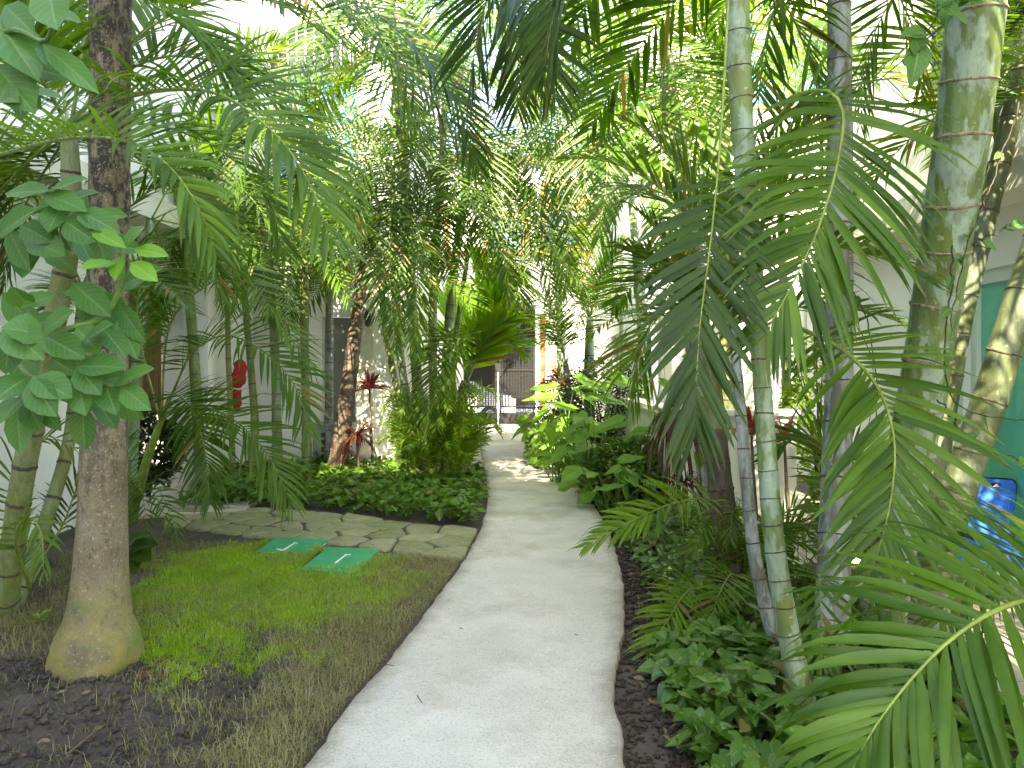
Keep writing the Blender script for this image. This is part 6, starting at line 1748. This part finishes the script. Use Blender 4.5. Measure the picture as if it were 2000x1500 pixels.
# ------------------------------------------------------------------ vines
def vine(label, runs, seed, leafsize=0.07, nleaf=10, mat='broad', r=0.004):
    vr = np.random.default_rng(seed)
    t = thing('vine', label, 'vine', P(*runs[0][0]))
    for pts in runs:
        c = catmull(PP(pts), 50)
        jit = np.cumsum(vr.normal(0, 0.004, (50, 3)), axis=0)
        c = c + jit - jit[0]
        st = obj('stem', tube(c, [r, r * 0.8, r * 0.5], 50, 5), M['twig'], t, smooth=True)
        for k in range(nleaf):
            b = c[vr.integers(3, 50)]
            a = vr.uniform(0, 6.28)
            s = leafsize * vr.uniform(0.6, 1.2)
            one_leaf(t, LTS['heart'], b, b + s * np.array([math.cos(a), -0.4, math.sin(a) - 0.4]), s * 0.75, nrm(np.array([vr.normal(0, 0.4), -0.7, 0.5])), M[mat], curve=0.4)
    return t
vine('bare dark twigs of a vine hanging between the right-hand palms', [
    [(1640, 520, 4.0), (1700, 620, 3.9), (1725, 720, 3.8), (1735, 860, 3.8), (1750, 980, 3.8)],
    [(1860, 480, 3.1), (1835, 620, 3.1), (1838, 730, 3.1), (1880, 810, 3.2), (2010, 830, 3.3)],
    [(1830, 780, 3.2), (1900, 860, 3.2), (1960, 890, 3.2), (2010, 905, 3.2)],
    [(1990, 200, 3.3), (1930, 350, 3.3), (1890, 480, 3.2), (1840, 640, 3.2)],
    [(1900, 480, 3.2), (1960, 460, 3.2), (2010, 440, 3.2)],
    [(1560, 470, 4.4), (1640, 560, 4.4), (1700, 720, 4.3), (1690, 840, 4.3)],
    [(1990, 170, 3.2), (1900, 200, 3.4), (1800, 220, 3.7), (1700, 160, 4.0)],
    [(1860, 40, 3.5), (1790, 90, 3.7), (1700, 170, 4.0), (1600, 180, 4.3)]], 5, 0.06, 4)
vine('leafy vine climbing the pale palm stem behind the near ones', [
    [(1372, 980, 7.15), (1350, 700, 7.15), (1345, 480, 7.15), (1322, 330, 7.15), (1300, 190, 7.15)],
    [(1350, 500, 7.1), (1290, 330, 6.9), (1250, 300, 6.7), (1230, 340, 6.6)],
    [(1340, 420, 7.1), (1400, 300, 6.8), (1330, 220, 6.6), (1130, 215, 6.4)]], 6, 0.17, 22, 'palm_young', 0.008)
vine('dark heart-leaved vine hanging at the top of the thickest palm', [[(1880, -40, 2.9), (1850, 20, 2.88), (1830, 60, 2.86), (1850, 100, 2.86)], [(1900, -30, 2.9), (1870, 0, 2.85), (1820, 20, 2.85)]], 7, 0.13, 7, 'broad', 0.004)

# ------------------------------------------------------------------ blue folding chair by the glass door
ch = thing('beach_chair', 'blue canvas beach chair with black edging before the green glass door', 'chair', P(1900, 1100, 4.75) * np.array([1, 1, 0]))
Yc = 4.75
def chair_panel(outline, y, thick):
    V0 = np.array([P(px + 6, py, yy) for px, py, yy in outline])
    n = len(V0)
    V1 = V0 + np.array([0, thick, 0])
    return np.vstack([V0, V1]), [tuple(range(n)), tuple(range(n, 2 * n))[::-1]] + [(i, n + i, n + (i + 1) % n, (i + 1) % n) for i in range(n)]
bo = [(1820, 938, 4.95), (1870, 933, 4.95), (1925, 935, 4.95), (1972, 938, 4.95), (1979, 948, 4.95), (1977, 985, 4.9), (1968, 1010, 4.86), (1964, 1035, 4.8), (1972, 1055, 4.76), (1860, 1060, 4.76), (1812, 1050, 4.76), (1822, 1010, 4.84), (1812, 975, 4.9)]
obj('backrest', chair_panel(bo, Yc, 0.03), M['cloth_blue'], ch)
edge_pts = np.array([P(p[0] + 6, p[1], p[2]) for p in bo + [bo[0]]]) + np.array([0, 0.012, 0])
obj('edging', tube(edge_pts, [0.010, 0.010], 70, 6), M['black'], ch, smooth=True)
so = np.array([P(1818, 1050, 4.76), P(1978, 1056, 4.76), P(2023, 1080, 4.45), P(2013, 1104, 4.40), P(1806, 1098, 4.40), P(1801, 1080, 4.50)])
n = len(so)
obj('seat', (np.vstack([so, so - UP * 0.03]), [tuple(range(n))[::-1], tuple(range(n, 2 * n))] + [(i, (i + 1) % n, n + (i + 1) % n, n + i) for i in range(n)]), M['cloth_blue'], ch)
for px in (1814, 2006):
    p0 = P(px, 1098, 4.42)
    obj('leg', tube([p0 - UP * 0.02, np.array([p0[0], p0[1], 0.03])], [0.012, 0.012], 5, 8), M['grey_metal'], ch)
    p1 = P(px * 0.5 + 1898 * 0.5, 1060, 4.85)
    obj('leg', tube([p1, np.array([p1[0], 4.95, 0.03])], [0.012, 0.012], 5, 8), M['grey_metal'], ch)
lc = P(1950, 949, 4.90)
t = np.linspace(0, 2 * math.pi, 20, endpoint=False)
em = obj('emblem', (np.c_[lc[0] + 0.036 * np.cos(t), np.full(20, lc[1] + 0.028), lc[2] + 0.020 * np.sin(t)], [tuple(range(20))]), M['black'], ch)
obj('emblem_peak', (np.array([(lc[0] - 0.022, lc[1] + 0.024, lc[2] - 0.010), (lc[0] + 0.024, lc[1] + 0.024, lc[2] - 0.010), (lc[0] + 0.004, lc[1] + 0.024, lc[2] + 0.012)]), [(0, 1, 2)]), M['white_paint'], em)

# red cloth tied up by the left house
rc = thing('red_cloth', 'crumpled red cloth bundle hanging before the white column', 'cloth', P(466, 760, 9.4))
def cloth(px0, py0, px1, py1, Y, seed, pinch):
    u = np.linspace(0, 2 * math.pi, 26, endpoint=False)
    v = np.linspace(0, 1, 18)
    Uu, Vv = np.meshgrid(u, v)
    a, b = P(px0, py0, Y), P(px1, py1, Y)
    rad = np.interp(Vv, [0, 0.12, 0.5, 0.85, 1], pinch) * (1 + 0.30 * np.sin(Uu * 4 + Vv * 7 + seed) + 0.20 * np.sin(Uu * 7 - Vv * 10) + 0.25 * np.sin(Uu + seed + Vv * 3))
    c = a[None, None] + (b - a)[None, None] * Vv[..., None]
    X = c + np.stack([np.cos(Uu) * rad, np.sin(Uu) * rad * 0.7, 0 * Uu], -1)
    idx = np.arange(18 * 26).reshape(18, 26)
    nx_ = np.roll(idx, -1, axis=1)
    F = np.stack([idx[:-1], nx_[:-1], nx_[1:], idx[1:]], -1).reshape(-1, 4)
    return X.reshape(-1, 3), F
obj('bundle', cloth(468, 702, 464, 760, 9.4, 1, [0.02, 0.06, 0.085, 0.075, 0.03]), M['cloth_red'], rc, smooth=True)
obj('tail', cloth(464, 758, 460, 806, 9.4, 3, [0.03, 0.05, 0.055, 0.065, 0.035]), M['cloth_red'], rc, smooth=True)
obj('tie', tube([P(456, 758, 9.36), P(464, 760, 9.33), P(474, 758, 9.36)], [0.008] * 2, 8, 5), M['white_paint'], rc)
obj('cord', tube([P(466, 706, 9.4), P(470, 650, 9.5), P(478, 600, 9.56)], [0.005] * 2, 8, 5), M['white_paint'], rc)

# black hose end in the lawn, sticks, debris on the path
tag(obj('hose_end', tube(PP([(768, 1115, 5.25), (776, 1135, 5.1), (788, 1152, 4.92)]), [0.012] * 2, 10, 8), M['black'], smooth=True), 'short black hose end poking up from the lawn near the path', 'hose')
for i, (p, lab) in enumerate((([(325, 1072), (358, 1060), (385, 1050)], 'pale bent stick at the back edge of the lawn'), ([(270, 1096), (295, 1099), (325, 1097)], 'pale twig lying right of the swollen trunk'), ([(205, 1430), (165, 1460), (130, 1490)], 'dry stalk lying on the bare soil at the bottom left'), ([(235, 1370), (215, 1410), (208, 1440)], 'thin stalk lying on the bare soil below the swollen foot'))):
    tag(obj('stick', tube([G(a, b) + UP * 0.03 for a, b in p], [0.006, 0.004], 10, 5), M['litter'], smooth=True), lab, 'stick')
for i, (p, lab) in enumerate((([(815, 1360), (825, 1375)], 'dark leaf scrap in the middle of the path'), ([(658, 1392), (666, 1402)], 'small grey leaf scrap at the left edge of the path'), ([(735, 1296), (770, 1302)], 'fine curled stalk at the left of the path'), ([(1122, 1240), (1130, 1242)], 'tiny dark speck of leaf on the right of the path'), ([(898, 1228), (904, 1229)], 'tiny dark speck of leaf in the middle of the path'))):
    tag(obj('leaf_scrap', tube([G(a, b, PZ) + UP * 0.004 for a, b in p], [0.0024, 0.0015], 5, 5), M['litter'], smooth=True), lab, 'leaf scrap')
rmul = fill([G(255, 1320)[:2], G(310, 1290)[:2], G(375, 1285)[:2], G(330, 1330)[:2]], 160)
M['red_mulch'] = plain('red_mulch', (0.17, 0.045, 0.035), 0.9, var=0.3, scale=30)
sz = rng.uniform(0.006, 0.014, len(rmul))
Vc = ico[None] * (1 + rng.uniform(-0.3, 0.3, (len(rmul), 7, 3))) * sz[:, None, None] + np.c_[rmul, ground_h(rmul[:, 0], rmul[:, 1]) + 0.006][:, None]
Fc = (icf[None] + (np.arange(len(rmul)) * 7)[:, None, None]).reshape(-1, 3)
tag(obj('red_mulch', (Vc.reshape(-1, 3), Fc), M['red_mulch']), 'patch of reddish crumbs on the soil right of the swollen foot', 'mulch', kind='stuff')
